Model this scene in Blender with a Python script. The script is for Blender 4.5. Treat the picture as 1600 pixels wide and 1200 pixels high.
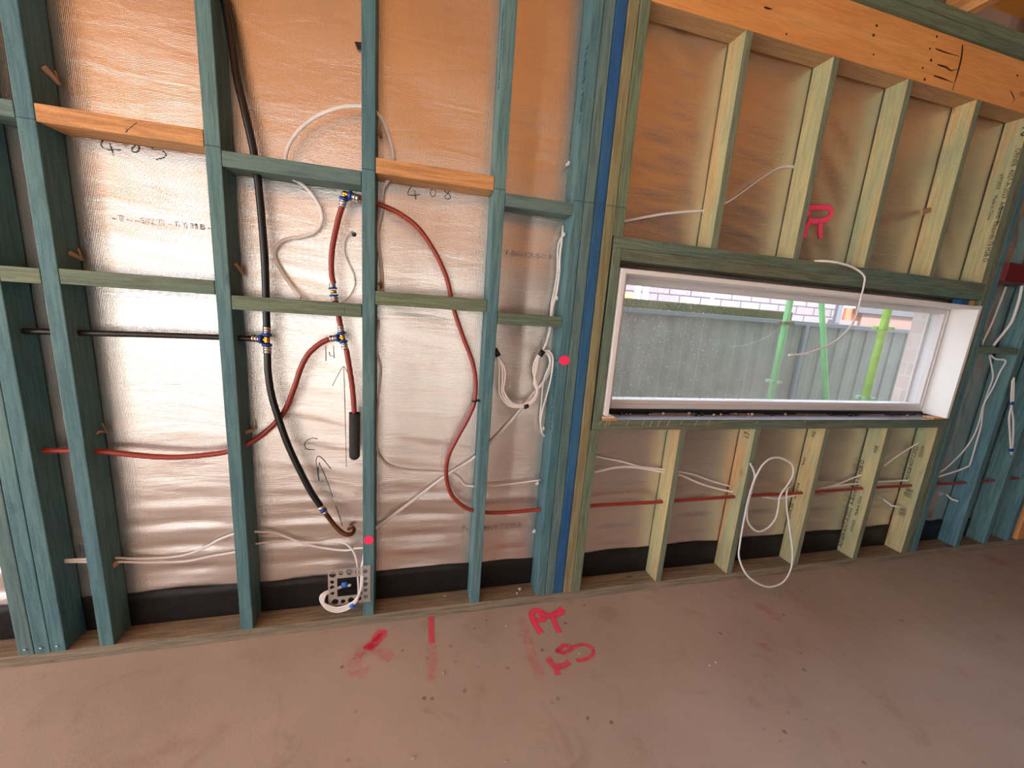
import bpy, bmesh, math, random
from mathutils import Vector, Matrix
random.seed(7)
C = bpy.context.scene.collection
SC = bpy.context.scene
for o in list(bpy.data.objects): bpy.data.objects.remove(o)

# ---------------------------------------------------------------- camera
CAM = Vector((0.1656, -1.4863, 1.3561)); FPX = 603.1
YAW, PITCH, ROLL = 0.252216, 0.194439, 0.073318
fw = Vector((math.sin(YAW)*math.cos(PITCH), math.cos(YAW)*math.cos(PITCH), -math.sin(PITCH)))
r0 = Vector((math.cos(YAW), -math.sin(YAW), 0)); u0 = r0.cross(fw)
rt = math.cos(ROLL)*r0 + math.sin(ROLL)*u0; up = -math.sin(ROLL)*r0 + math.cos(ROLL)*u0
cd = bpy.data.cameras.new('camera'); cam = bpy.data.objects.new('camera', cd); C.objects.link(cam)
cd.sensor_width = 36; cd.lens = 36*FPX/1600; cd.clip_start = .02; cd.clip_end = 200
cam.matrix_world = Matrix(((rt.x, up.x, -fw.x, CAM.x), (rt.y, up.y, -fw.y, CAM.y), (rt.z, up.z, -fw.z, CAM.z), (0, 0, 0, 1)))
SC.camera = cam
# ---------------------------------------------------------------- world and light
W = bpy.data.worlds.new('sky'); SC.world = W; W.use_nodes = True
bgn = W.node_tree.nodes['Background']; bgn.inputs[0].default_value = (.88, 1.0, 1.16, 1); bgn.inputs[1].default_value = 1.12
def area(name, loc, rot, sx, sy, power, col=(1, 1, 1), portal=False):
    l = bpy.data.lights.new(name, 'AREA'); l.shape = 'RECTANGLE'; l.size = sx; l.size_y = sy; l.energy = power; l.color = col
    l.cycles.is_portal = portal
    o = bpy.data.objects.new(name, l); C.objects.link(o); o.location = loc; o.rotation_euler = rot; return o
area('rear_opening_portal', (-1.95, -4.98, 1.24), (math.pi/2, 0, 0), 5.1, 2.46, 1, portal=True)
area('side_opening_portal', (-4.48, -2.65, 1.42), (math.pi/2, 0, -math.pi/2), 4.6, 2.84, 1, portal=True)
sl = bpy.data.lights.new('sun', 'SUN'); sl.energy = 4.5; sl.angle = math.radians(1.5); sl.color = (1, .96, .90); so = bpy.data.objects.new('sun', sl); C.objects.link(so)
so.location = (-3, -12, 12); so.rotation_euler = Vector((.22, .82, -1.15)).to_track_quat('-Z', 'Y').to_euler()
vs = SC.view_settings; SC.display_settings.display_device = 'sRGB'
vs.view_transform = 'Standard'; vs.look = 'None'; vs.gamma = 1; vs.use_curve_mapping = False; vs.exposure = 2.25
SC.cycles.max_bounces = 10; SC.cycles.diffuse_bounces = 6; SC.cycles.glossy_bounces = 5; SC.cycles.transmission_bounces = 6
SC.cycles.use_denoising = True; SC.cycles.caustics_reflective = True; SC.cycles.sample_clamp_indirect = 6

# ---------------------------------------------------------------- helpers
def at(px, py, Y=0.):            # the place on the plane y = Y that the photo shows at a pixel
    d = fw + rt*((px-800)/FPX) - up*((py-600)/FPX)
    return CAM + d*((Y-CAM.y)/d.y)
def atz(px, py, Z=0.):
    d = fw + rt*((px-800)/FPX) - up*((py-600)/FPX)
    return CAM + d*((Z-CAM.z)/d.z)
def ob(name, bm, mat, parent=None, loc=None, rot=None, smooth=False):
    me = bpy.data.meshes.new(name)
    if smooth:
        for f in bm.faces: f.smooth = True
    bm.to_mesh(me); bm.free()
    for m in (mat if isinstance(mat, (list, tuple)) else [mat]): me.materials.append(m)
    o = bpy.data.objects.new(name, me); C.objects.link(o)
    if loc is not None: o.location = loc
    if rot is not None: o.rotation_euler = rot
    if parent is not None:
        o.parent = parent; o.matrix_parent_inverse = base(parent).inverted()
    return o
def base(o):
    m = o.matrix_basis.copy()
    if o.parent: m = base(o.parent) @ o.matrix_parent_inverse @ m
    return m
def tag(o, label, cat=None, group=None, kind=None):
    if label: o['label'] = label
    if cat: o['category'] = cat
    if group: o['group'] = group
    if kind: o['kind'] = kind
    return o
def empty(name, loc, label=None, cat=None, group=None, kind=None):
    o = bpy.data.objects.new(name, None); C.objects.link(o); o.location = loc; o.empty_display_size = .05
    return tag(o, label, cat, group, kind)
def box(bm, lo, hi, bev=0.):
    vs_ = [bm.verts.new((x, y, z)) for z in (lo[2], hi[2]) for y in (lo[1], hi[1]) for x in (lo[0], hi[0])]
    fs = [bm.faces.new([vs_[i] for i in q]) for q in ((0, 2, 3, 1), (4, 5, 7, 6), (0, 1, 5, 4), (1, 3, 7, 5), (3, 2, 6, 7), (2, 0, 4, 6))]
    if bev:
        es = list({e for f in fs for e in f.edges})
        bmesh.ops.bevel(bm, geom=es, offset=bev, segments=2, affect='EDGES', profile=.6)
def boxob(name, lo, hi, mat, parent=None, bev=.0015):
    c = Vector([(a+b)/2 for a, b in zip(lo, hi)]); bm = bmesh.new()
    box(bm, Vector(lo)-c, Vector(hi)-c, bev)
    if parent is None: return ob(name, bm, mat, None, loc=c)
    return ob(name, bm, mat, parent, loc=c)
def smoothpath(pts, n=8):
    P = [Vector(p) for p in pts]
    if len(P) < 3: return P
    Q = [2*P[0]-P[1]]+P+[2*P[-1]-P[-2]]; out = []
    for i in range(1, len(Q)-2):
        a, b, c, d = Q[i-1:i+3]
        k = max(2, min(n, int((c-b).length/.004)))
        for j in range(k):
            t = j/k; out.append(.5*((2*b)+(c-a)*t+(2*a-5*b+4*c-d)*t*t+(3*b-a-3*c+d)*t**3))
    out.append(P[-1]); return out
def sweep(bm, pts, rx, ry=None, seg=12, cap=True, ref=Vector((0, 1, 0)), twist=None, taper=None):
    """tube along pts; rx is the half size across, ry along the reference direction (flat cable = small ry)"""
    ry = ry or rx; rings = []; prev = None
    for i, p in enumerate(pts):
        t = (pts[min(i+1, len(pts)-1)]-pts[max(i-1, 0)]).normalized()
        nrm = ref-t*ref.dot(t)
        if nrm.length < .15: nrm = prev if prev is not None else t.orthogonal()
        nrm = (nrm-t*nrm.dot(t)).normalized(); prev = nrm; b = t.cross(nrm)
        if twist:
            a = twist(i/(len(pts)-1)); nrm, b = nrm*math.cos(a)+b*math.sin(a), b*math.cos(a)-nrm*math.sin(a)
        k = taper(i/(len(pts)-1)) if taper else 1
        rings.append([bm.verts.new(p+b*(rx*k*math.cos(2*math.pi*j/seg))+nrm*(ry*k*math.sin(2*math.pi*j/seg))) for j in range(seg)])
    for A, B in zip(rings, rings[1:]):
        for j in range(seg):
            f = bm.faces.new((A[j], A[(j+1) % seg], B[(j+1) % seg], B[j])); f.smooth = True
    if cap:
        bm.faces.new(list(reversed(rings[0]))); bm.faces.new(rings[-1])
    return rings
def tube(name, pts, rx, mat, parent=None, ry=None, seg=12, n=8, twist=None, raw=False):
    P = [Vector(p) for p in pts] if raw else smoothpath(pts, n)
    c = P[0].copy() if parent is None else Vector((0, 0, 0)); bm = bmesh.new()
    sweep(bm, [p-c for p in P], rx, ry, seg, twist=twist)
    bmesh.ops.recalc_face_normals(bm, faces=bm.faces)
    return ob(name, bm, mat, parent, loc=c)
def px(points, Y=.045):          # (x, y) or (x, y, Y) pixel points to places
    return [at(p[0], p[1], p[2] if len(p) > 2 else Y) for p in points]

# ---------------------------------------------------------------- materials
def mat(name, col, rough=.6, metal=0., spec=.5):
    m = bpy.data.materials.new(name); m.use_nodes = True; b = m.node_tree.nodes['Principled BSDF']
    b.inputs['Base Color'].default_value = (*col, 1); b.inputs['Roughness'].default_value = rough
    b.inputs['Metallic'].default_value = metal; b.inputs['Specular IOR Level'].default_value = spec
    return m
class NT:
    def __init__(s, m): s.t = m.node_tree; s.b = s.t.nodes['Principled BSDF']
    def n(s, kind, **k):
        nd = s.t.nodes.new(kind)
        for a, v in k.items(): setattr(nd, a, v)
        return nd
    def l(s, a, b): s.t.links.new(a, b)
    def coord(s, scale=(1, 1, 1), rnd=True, kind='Object'):
        tc = s.n('ShaderNodeTexCoord'); mp = s.n('ShaderNodeMapping'); mp.inputs['Scale'].default_value = scale
        s.l(tc.outputs[kind], mp.inputs[0])
        if rnd:
            oi = s.n('ShaderNodeObjectInfo'); mm = s.n('ShaderNodeMath', operation='MULTIPLY'); mm.inputs[1].default_value = 37.
            s.l(oi.outputs['Random'], mm.inputs[0]); cb = s.n('ShaderNodeCombineXYZ')
            for i in range(3): s.l(mm.outputs[0], cb.inputs[i])
            s.l(cb.outputs[0], mp.inputs['Location'])
        return mp.outputs[0]
    def noise(s, vec, scale, detail=4, rough=.55, dist=0.):
        nd = s.n('ShaderNodeTexNoise'); nd.inputs['Scale'].default_value = scale; nd.inputs['Detail'].default_value = detail
        nd.inputs['Roughness'].default_value = rough; nd.inputs['Distortion'].default_value = dist; s.l(vec, nd.inputs['Vector']); return nd.outputs['Fac']
    def ramp(s, fac, stops):
        r = s.n('ShaderNodeValToRGB'); e = r.color_ramp.elements
        while len(e) < len(stops): e.new(.5)
        for q, (p, c) in zip(e, stops): q.position = p; q.color = (*c, 1) if len(c) == 3 else c
        s.l(fac, r.inputs[0]); return r.outputs[0]
    def mix(s, fac, a, b, mode='MIX'):
        x = s.n('ShaderNodeMix', data_type='RGBA', blend_type=mode)
        for i, v in ((0, fac), (6, a), (7, b)):
            if hasattr(v, 'is_linked'): s.l(v, x.inputs[i])
            elif i == 0: x.inputs[0].default_value = v
            else: x.inputs[i].default_value = (*v, 1)
        return x.outputs[2]
    def bump(s, h, strength, dist=.002, nrm=None):
        b = s.n('ShaderNodeBump'); b.inputs['Strength'].default_value = strength; b.inputs['Distance'].default_value = dist
        s.l(h, b.inputs['Height'])
        if nrm: s.l(nrm, b.inputs['Normal'])
        return b.outputs[0]
def wood(name, a, b, dark, streak=None, sa=.45, rough=.62, grain=.55, knots=True, patch=2.2):
    """local z is the length of the piece"""
    m = mat(name, a, rough, spec=.3); N = NT(m)
    v = N.coord((1, 1, .06)); v2 = N.coord((1, 1, .35))
    big = N.noise(v2, patch, 3, .6); col = N.mix(N.ramp(big, [(.36, (0, 0, 0)), (.66, (1, 1, 1))]), a, b)
    if streak:
        s = N.noise(N.coord((1, 1, .12)), 9, 3, .6); col = N.mix(N.ramp(s, [(.5, (0, 0, 0)), (.72, (sa, sa, sa))]), col, streak)
    g = N.noise(v, 90, 5, .65, .6); col = N.mix(N.ramp(g, [(.42, (grain,)*3), (.56, (0, 0, 0))]), col, dark)
    gl = N.noise(N.coord((1, 1, .03)), 260, 2, .5); col = N.mix(N.ramp(gl, [(.60, (0, 0, 0)), (.72, (.35,)*3)]), col, dark)
    if knots:
        vo = N.n('ShaderNodeTexVoronoi'); vo.inputs['Scale'].default_value = 5.; N.l(N.coord((1, 1, .5)), vo.inputs['Vector'])
        col = N.mix(N.ramp(vo.outputs['Distance'], [(.035, (.7,)*3), (.085, (0, 0, 0))]), col, dark)
    fine = N.noise(N.coord((1, 1, .5)), 400, 2); col = N.mix(N.ramp(fine, [(.35, (.12,)*3), (.6, (0, 0, 0))]), col, tuple(min(1, x*1.8+.1) for x in a))
    N.l(col, N.b.inputs['Base Color']); N.l(N.bump(g, .35, .0012), N.b.inputs['Normal'])
    return m
TEAL = wood('teal_treated_pine', (.070, .175, .20), (.14, .25, .235), (.03, .085, .10), streak=(.055, .15, .24), sa=.55)
TEAL2 = wood('dull_teal_treated_pine', (.09, .17, .17), (.15, .22, .185), (.035, .075, .08), streak=(.07, .15, .2), sa=.4)
BLUE = wood('blue_painted_pine', (.012, .085, .26), (.03, .13, .24), (.01, .05, .14), streak=(.06, .17, .2), sa=.6)
GREEN = wood('green_treated_pine', (.12, .18, .12), (.20, .24, .14), (.06, .07, .04), streak=(.10, .17, .15), sa=.6)
TAN = wood('tan_treated_pine', (.30, .25, .13), (.20, .22, .11), (.12, .08, .035), streak=(.33, .22, .11), sa=.6)
YEL = wood('yellow_green_pine', (.56, .46, .22), (.30, .36, .21), (.22, .12, .05), streak=(.62, .30, .12), sa=.95, grain=.3, patch=4.2)
GREEN2 = wood('grey_green_pine_edge', (.19, .23, .16), (.24, .25, .15), (.10, .11, .07), streak=(.17, .22, .19), sa=.6)
PINE = wood('raw_orange_pine', (.66, .34, .14), (.60, .28, .10), (.30, .12, .04), grain=.6, knots=False)
PLATE = wood('weathered_pine_plate', (.30, .25, .17), (.25, .20, .14), (.08, .055, .035), streak=(.13, .16, .11), sa=.6)
HEAD = wood('green_brown_pine', (.12, .20, .155), (.18, .185, .11), (.05, .05, .03), streak=(.16, .13, .07), sa=.5)
PLY = wood('orange_laminated_timber', (.78, .34, .10), (.66, .25, .07), (.30, .10, .03), streak=(.82, .42, .16), sa=.6, grain=.18)
PLYB = wood('pale_ply_edge', (.50, .30, .14), (.40, .24, .11), (.2, .1, .05), grain=.4)

def foil_material():
    m = mat('woven_foil', (.78, .735, .69), .27, .93); N = NT(m)
    N.b.inputs['Specular IOR Level'].default_value = .6
    tc = N.n('ShaderNodeTexCoord'); sx = N.n('ShaderNodeSeparateXYZ'); N.l(tc.outputs['Object'], sx.inputs[0])
    h = None
    for ax, per in ((0, .0022), (2, .0022)):
        mu = N.n('ShaderNodeMath', operation='MULTIPLY'); mu.inputs[1].default_value = math.pi*2/per/2; N.l(sx.outputs[ax], mu.inputs[0])
        sn = N.n('ShaderNodeMath', operation='SINE'); N.l(mu.outputs[0], sn.inputs[0])
        if h is None: h = sn.outputs[0]
        else:
            ad = N.n('ShaderNodeMath', operation='ADD'); N.l(h, ad.inputs[0]); N.l(sn.outputs[0], ad.inputs[1]); h = ad.outputs[0]
    v = N.coord((1, 1, 1), False)
    mp = N.coord((1, 1, 4.5), False); w1 = N.noise(mp, 3.2, 5, .6, .6)
    mp2 = N.coord((6, 1, 1), False); w2 = N.noise(mp2, 9, 3, .6)
    sp = N.noise(v, 170, 3, .6)
    n1 = N.bump(w1, .5, .0055); n2 = N.bump(w2, .45, .0012, n1); n3 = N.bump(sp, .45, .0009, n2); n4 = N.bump(h, .22, .0005, n3)
    N.l(n4, N.b.inputs['Normal'])
    r = N.noise(v, 3.1, 3); rr = N.n('ShaderNodeMapRange'); rr.inputs['To Min'].default_value = .19; rr.inputs['To Max'].default_value = .30; N.l(r, rr.inputs[0])
    N.l(rr.outputs[0], N.b.inputs['Roughness'])
    return m
FOIL = foil_material()
def speck(name, c1, c2, scale, rough=.8, bs=.3, detail=6, dist=.003):
    m = mat(name, c1, rough, spec=.3); N = NT(m); v = N.coord((1, 1, 1), False)
    f = N.noise(v, scale, detail, .6); N.l(N.mix(N.ramp(f, [(.35, (0, 0, 0)), (.65, (1, 1, 1))]), c1, c2), N.b.inputs['Base Color'])
    N.l(N.bump(N.noise(v, scale*8, 4), bs, dist), N.b.inputs['Normal']); return m
def floor_material():
    m = mat('dusty_brown_slab', (.24, .17, .135), .55, spec=.35); N = NT(m); v = N.coord((1, 1, 1), False)
    c = N.mix(N.ramp(N.noise(v, 1.1, 5, .6), [(.35, (0, 0, 0)), (.65, (1, 1, 1))]), (.375, .325, .285), (.475, .42, .375))
    c = N.mix(N.ramp(N.noise(v, 6, 6, .65, .8), [(.56, (0, 0, 0)), (.74, (.5,)*3)]), c, (.28, .20, .15))
    c = N.mix(N.ramp(N.noise(v, 220, 3, .7), [(.35, (.25,)*3), (.55, (0, 0, 0))]), c, (.58, .49, .42))
    vo = N.n('ShaderNodeTexVoronoi'); vo.inputs['Scale'].default_value = 13; N.l(v, vo.inputs['Vector'])
    gate = N.ramp(N.noise(v, 1.7, 2), [(.50, (0, 0, 0)), (.62, (1, 1, 1))])
    d = N.ramp(vo.outputs['Distance'], [(.07, (.75,)*3), (.12, (0, 0, 0))]); gm = N.mix(1., d, gate, 'MULTIPLY')
    c = N.mix(gm, c, (.16, .10, .07))
    N.l(c, N.b.inputs['Base Color'])
    rr = N.n('ShaderNodeMapRange'); rr.inputs['To Min'].default_value = .38; rr.inputs['To Max'].default_value = .7; N.l(N.noise(v, 5, 4), rr.inputs[0]); N.l(rr.outputs[0], N.b.inputs['Roughness'])
    n1 = N.bump(N.noise(v, 14, 5, .6), .25, .006); N.l(N.bump(N.noise(v, 300, 3), .25, .001, n1), N.b.inputs['Normal'])
    return m
FLOOR = floor_material()
WHITE = mat('white_cable_sheath', (.80, .76, .73), .38)
WHITEB = mat('white_loose_cable', (.82, .80, .77), .38)
REDP = mat('red_brown_pipe', (.30, .040, .028), .38)
BLACKP = mat('black_pipe', (.012, .012, .013), .32)
FOAM = speck('grey_foam', (.030, .033, .032), (.042, .046, .045), 60, .85)
BRASS = mat('brass', (.85, .48, .10), .25, 1.); STEEL = mat('steel_sleeve', (.75, .72, .68), .22, 1.)
BLUEP = mat('blue_plastic', (.012, .06, .32), .3); COPPER = mat('tarnished_copper', (.18, .065, .03), .38, .75)
TAPE = mat('black_tape', (.01, .01, .01), .4); BTAPE = mat('blue_tape', (.02, .16, .62), .45)
ALU = mat('white_window_frame', (.66, .62, .60), .35); REV = mat('white_reveal_board', (.82, .79, .76), .5); PRIM = mat('pink_primer_board_edge', (.80, .62, .50), .6)
FLASH = mat('grey_flashing', (.35, .34, .38), .3, .6)
DPC = speck('black_plastic_course', (.006, .006, .006), (.013, .012, .012), 25, .42, .5, dist=.004)
GALV = mat('galvanised_steel', (.52, .48, .45), .42, .55)
INK = mat('pencil_ink', (.03, .03, .045), .6); STAMP = mat('stamp_ink', (.025, .02, .018), .7); STAMPB = mat('faded_stamp_ink', (.02, .085, .105), .7)
CHALK = mat('dark_blue_chalk_line', (.02, .05, .07), .8)
def paint(name, amt):
    m = mat(name, (1.0, .075, .19), .7); N = NT(m); v = N.coord((1, 1, 1), False)
    f = N.ramp(N.noise(v, 38, 4, .7), [(.50-amt*.42, (0, 0, 0)), (.74-amt*.36, (1, 1, 1))])
    g = N.n('ShaderNodeMath', operation='MULTIPLY'); g.inputs[1].default_value = amt; N.l(f, g.inputs[0])
    a = N.n('ShaderNodeAttribute', attribute_name='cover'); g2 = N.n('ShaderNodeMath', operation='MULTIPLY'); N.l(g.outputs[0], g2.inputs[0]); N.l(a.outputs['Fac'], g2.inputs[1])
    N.l(g2.outputs[0], N.b.inputs['Alpha']); return m
PINK = paint('pink_spray_paint', 1.); PINKF = paint('worn_pink_spray_paint', .66); PINKG = paint('faint_pink_spray_paint', .30)
PINKS = mat('solid_pink_paint', (1., .035, .13), .6)
CRUMB = mat('plaster_crumb', (.5, .42, .35), .8); SPLINT = mat('splintered_wood', (.45, .27, .17), .7); CLIP = mat('clear_white_clip', (.75, .75, .72), .25)
SPIKE = mat('bright_plastic_fixing', (.8, .82, .78), .2)
REDS = mat('dark_red_steel', (.14, .012, .014), .5)

# ---------------------------------------------------------------- the building shell
D = .09       # depth of the framing
floor = boxob('floor', (-4.5, -5, -.2), (6.2, .32, 0), FLOOR, bev=0); tag(floor, None, kind='structure')
def zero_origin(o):
    o.data.transform(Matrix.Translation(o.location)); o.location = (0, 0, 0)
zero_origin(floor)
CHIP = wood('orange_chipboard', (.95, .46, .11), (.88, .40, .085), (.5, .2, .05), grain=.15, knots=False, patch=5)
ceil = boxob('ceiling', (-4.5, -5, 3.0), (6.2, .32, 3.03), CHIP, bev=0); tag(ceil, None, kind='structure'); zero_origin(ceil)
DARKW = speck('dim_plasterboard', (.25, .225, .22), (.30, .27, .265), 3, .85)
# rear wall with a wide opening on its left, right wall solid, left side open between posts
bm = bmesh.new(); box(bm, (.6, -5.1, 0), (6.2, -5, 3)); box(bm, (-4.5, -5.1, 2.47), (.6, -5, 3)); w = ob('wall_rear', bm, DARKW); tag(w, None, kind='structure')
bm = bmesh.new(); box(bm, (6.2, -5, 0), (6.3, .32, 3)); w = ob('wall_right', bm, speck('dark_board', (.08, .065, .06), (.10, .085, .075), 3, .85)); tag(w, None, kind='structure')
bm = bmesh.new(); box(bm, (-4.6, -5, 2.86), (-4.5, .32, 3)); box(bm, (-4.6, -.35, 0), (-4.5, .32, 2.86)); w = ob('wall_left', bm, DARKW); tag(w, None, kind='structure')
GROUND = speck('pale_site_ground', (.62, .55, .46), (.70, .63, .53), .8, .9)
bm = bmesh.new(); box(bm, (-40, -45, -.5), (40, -5.0, -.2)); box(bm, (-40, .34, -.5), (40, 30, -.25)); box(bm, (-40, -5, -.5), (-4.6, .34, -.2))
g = ob('ground', bm, GROUND); tag(g, None, kind='structure')
YW = speck('dimming_wall_render', (.33, .31, .285), (.38, .36, .335), .5, .9)
bm = bmesh.new(); box(bm, (-9, -10.3, -.5), (9, -10, 4.0)); w = ob('added_dimming_wall', bm, YW); tag(w, None, kind='structure')  # unseen wall added so the foil mirrors something dimmer than open sky
# outer brick skin, with the window hole
def brick_material(name, c1, c2, mortar, sc=1., ax='XZ'):
    m = mat(name, c1, .8); N = NT(m); tc = N.n('ShaderNodeTexCoord'); sx = N.n('ShaderNodeSeparateXYZ'); N.l(tc.outputs['Object'], sx.inputs[0])
    ad = N.n('ShaderNodeMath', operation='ADD'); N.l(sx.outputs[0], ad.inputs[0]); N.l(sx.outputs[1], ad.inputs[1])
    cb = N.n('ShaderNodeCombineXYZ'); N.l(ad.outputs[0], cb.inputs[0]); N.l(sx.outputs[2], cb.inputs[1])
    bt = N.n('ShaderNodeTexBrick'); N.l(cb.outputs[0], bt.inputs['Vector']); bt.inputs['Scale'].default_value = 1/sc
    bt.inputs['Brick Width'].default_value = .24; bt.inputs['Row Height'].default_value = .086; bt.inputs['Mortar Size'].default_value = .006
    bt.inputs['Color1'].default_value = (*c1, 1); bt.inputs['Color2'].default_value = (*c2, 1); bt.inputs['Mortar'].default_value = (*mortar, 1)
    N.l(bt.outputs['Color'], N.b.inputs['Base Color']); return m
BRICK = brick_material('pale_face_brick', (.50, .36, .31), (.60, .48, .42), (.55, .52, .48))
WX0, WX1, WZ0, WZ1 = 1.035, 3.125, .95, 1.57
bm = bmesh.new()
y0, y1 = .17, .27
box(bm, (-6, y0, -.3), (WX0, y1, 3.03)); box(bm, (WX1, y0, -.3), (6.3, y1, 3.03)); box(bm, (WX0, y0, -.3), (WX1, y1, WZ0-.02)); box(bm, (WX0, y0, WZ1), (WX1, y1, 3.03))
w = ob('wall_outer', bm, BRICK); tag(w, None, kind='structure')
# unseen eaves added outside so that the side passage is shaded as between two houses
bm = bmesh.new(); box(bm, (-6, .27, 2.75), (6.3, .75, 2.82)); w = ob('added_shading_eave', bm, REV); tag(w, None, kind='structure')

# ---- foil wall wrap: a crumpled sheet behind the studs with the window cut out
def foil_y(x, z):
    a = 0.
    a += .0022*math.sin(z*19+1.7*math.sin(x*2.1))*math.sin(x*1.3+.6)
    q = max(0., math.sin(x*1.9+z*2.3+1.2*math.sin(z*4.)))
    a += .0010*math.sin(z*57+3*math.sin(x*3.3)+x*4)*q
    a += .0005*math.sin(z*117+x*19+2*math.sin(x*7))*q
    if x > 1.0 and z > 1.6:      # diagonal pulls above the window
        a += .0022*math.sin((x*.75+z)*36+2*math.sin(z*5))*max(0., math.sin(x*8+z*2))
    if z < .62:                  # loose folds near the bottom
        k_ = min(1., (.62-z)/.15); a += k_*(.0032*math.sin(z*58+1.2*math.sin(x*2.7))+.0010*math.sin(z*130+x*3))
    if x > 3.2: a += .010*math.sin(x*55+z*4)+.008*math.sin(z*27+x*20)
    d = min(abs(x-s) for s in STUDX)            # held flat at each stud
    k = min(1., max(0., (d-.03)/.17)); k = k*k*(3-2*k)
    return .0935+.006*k+max(-.005, a)*(.2+.8*k)
STUDX = [-1.6, -1.08, -.8975, -.45, 0, .45, .76, .94, 1.4, 1.84, 2.27, 2.72, 3.16, 3.61, 3.88, 4.12, 4.5]
bm = bmesh.new(); nx, nz = 620, 250; X0, X1, Z0, Z1 = -2.6, 4.6, .175, 2.69
G = [[bm.verts.new((X0+(X1-X0)*i/nx, foil_y(X0+(X1-X0)*i/nx, Z0+(Z1-Z0)*j/nz), Z0+(Z1-Z0)*j/nz+(.004*math.sin((X0+(X1-X0)*i/nx)*5) if j == 0 else 0))) for j in range(nz+1)] for i in range(nx+1)]
for i in range(nx):
    for j in range(nz):
        cx = X0+(X1-X0)*(i+.5)/nx; cz = Z0+(Z1-Z0)*(j+.5)/nz
        if .965 < cx < 3.145 and .905 < cz < 1.575: continue
        bm.faces.new((G[i][j], G[i+1][j], G[i+1][j+1], G[i][j+1]))
for v in [v for v in bm.verts if not v.link_faces]: bm.verts.remove(v)
foil = ob('foil_wall_wrap', bm, FOIL, smooth=True)
tag(foil, 'crumpled silver woven foil wall wrap stretched behind all the studs', 'wall wrap')
# black damp-proof strip under it, in front of the bricks
bm = bmesh.new(); N_ = 240
rows = []
for i in range(N_+1):
    x = -2.6+7.2*i/N_; rows.append([bm.verts.new((x, .0917+.0004*math.sin(x*31)+.0003*math.sin(x*67+z*40), z)) for z in (-.05, .0, .05, .1, .15, .183+.0025*math.sin(x*6)+.0015*math.sin(x*23))])
for A, B in zip(rows, rows[1:]):
    for j in range(5): bm.faces.new((A[j], B[j], B[j+1], A[j+1]))
dpc = ob('damp_proof_course', bm, DPC, smooth=True); tag(dpc, 'black plastic damp proof strip along the foot of the foil behind the bottom plate', 'damp proof strip')
md = dpc.modifiers.new('thick', 'SOLIDIFY'); md.thickness = .0015; md.offset = 0

# ---------------------------------------------------------------- timber framing
def stud(name, x0, x1, z0, z1, m, label, cat='stud', group=None, y0=0., y1=D):
    bm = bmesh.new(); w2 = (x1-x0)/2; h = z1-z0; d2 = (y1-y0)/2
    box(bm, (-w2+.0010, -d2, 0), (w2-.0010, d2, h), .003)
    if m is YEL:             # green treated edges, yellow wide faces; the contrast also paints in how light falls
        bm.normal_update()
        for f in bm.faces:
            if abs(f.normal.y) > .5: f.material_index = 1
        m = [YEL, GREEN2]
    o = ob(name, bm, m, loc=((x0+x1)/2, (y0+y1)/2, z0)); return tag(o, label, cat, group)
def rail(name, x0, x1, z0, z1, m, label, cat='nogging', group=None, y0=0., y1=D):
    bm = bmesh.new(); L = x1-x0; d2 = (y1-y0)/2; h2 = (z1-z0)/2
    box(bm, (-h2, -d2, 0), (h2, d2, L), .0022)
    o = ob(name, bm, m, loc=(x0, (y0+y1)/2, (z0+z1)/2), rot=(0, math.pi/2, 0)); return tag(o, label, cat, group)
ZP, ZT = .045, 2.68
plate = rail('bottom_plate', -2.6, 4.55, 0, .045, PLATE, 'weathered timber bottom plate running along the floor under all the studs', 'bottom plate', y0=.002)
F1 = stud('wall_stud', -1.150, -1.105, ZP, ZT, TEAL2, 'left stud of the nailed blue-green triple at the far left', group='wall studs')
F2 = stud('wall_stud', -1.105, -1.060, ZP, ZT, TEAL, 'middle stud of the triple at the far left, green streak down it', group='wall studs')
F3 = stud('wall_stud', -1.060, -1.015, ZP, ZT, TEAL, 'right stud of the triple at the far left, deep side face in shade', group='wall studs')
F0 = stud('wall_stud', -1.62, -1.575, ZP, ZT, TEAL, 'teal stud beyond the far left triple, mostly outside the frame', group='wall studs')
SA = stud('wall_stud', -.920, -.875, ZP, ZT, TEAL, 'single teal stud just right of the far left triple', group='wall studs')
SB = stud('wall_stud', -.4725, -.4275, ZP, ZT, TEAL, 'teal stud just left of the black upright pipe', group='wall studs')
SCd = stud('wall_stud', -.0225, .0225, ZP, ZT, TEAL, 'teal stud with pink dot low down and perforated bracket at its foot', group='wall studs')
SD = stud('wall_stud', .4275, .4725, ZP, ZT, TEAL, 'teal stud crossed behind by the curving red pipe, clear of the corner cluster', group='wall studs')
E1 = stud('wall_stud', .738, .782, ZP, ZT, TEAL, 'leftmost stud of the cluster beside the window, with cable clips on its side', group='wall studs')
E2 = stud('wall_stud', .782, .827, ZP, ZT, TEAL2, 'second stud of the cluster beside the window, dull teal', group='wall studs')
E3 = stud('wall_stud', .827, .872, ZP, ZT, BLUE, 'bright blue stud in the middle of the cluster beside the window', group='wall studs')
E4 = stud('wall_stud', .873, .918, ZP, ZT, TAN, 'tan stud right of the bright blue one in the cluster', group='wall studs')
E5a = stud('cripple_stud', .918, .963, 1.667, 2.68, GREEN, 'green upper stud standing on the head plate at the left end of the window', 'cripple stud', 'short studs')
E5b = stud('jack_stud', .926, .965, .9, 1.622, GREEN, 'green jack stud beside the left reveal of the window', 'jack stud')
E5c = stud('cripple_stud', .918, .963, ZP, .855, GREEN, 'green short stud under the left end of the window sill plate', 'cripple stud', 'short studs')
rail('head_plate', .924, 3.145, 1.622, 1.667, HEAD, 'upper green timber head plate under the short studs above the window', 'head plate')
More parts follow.
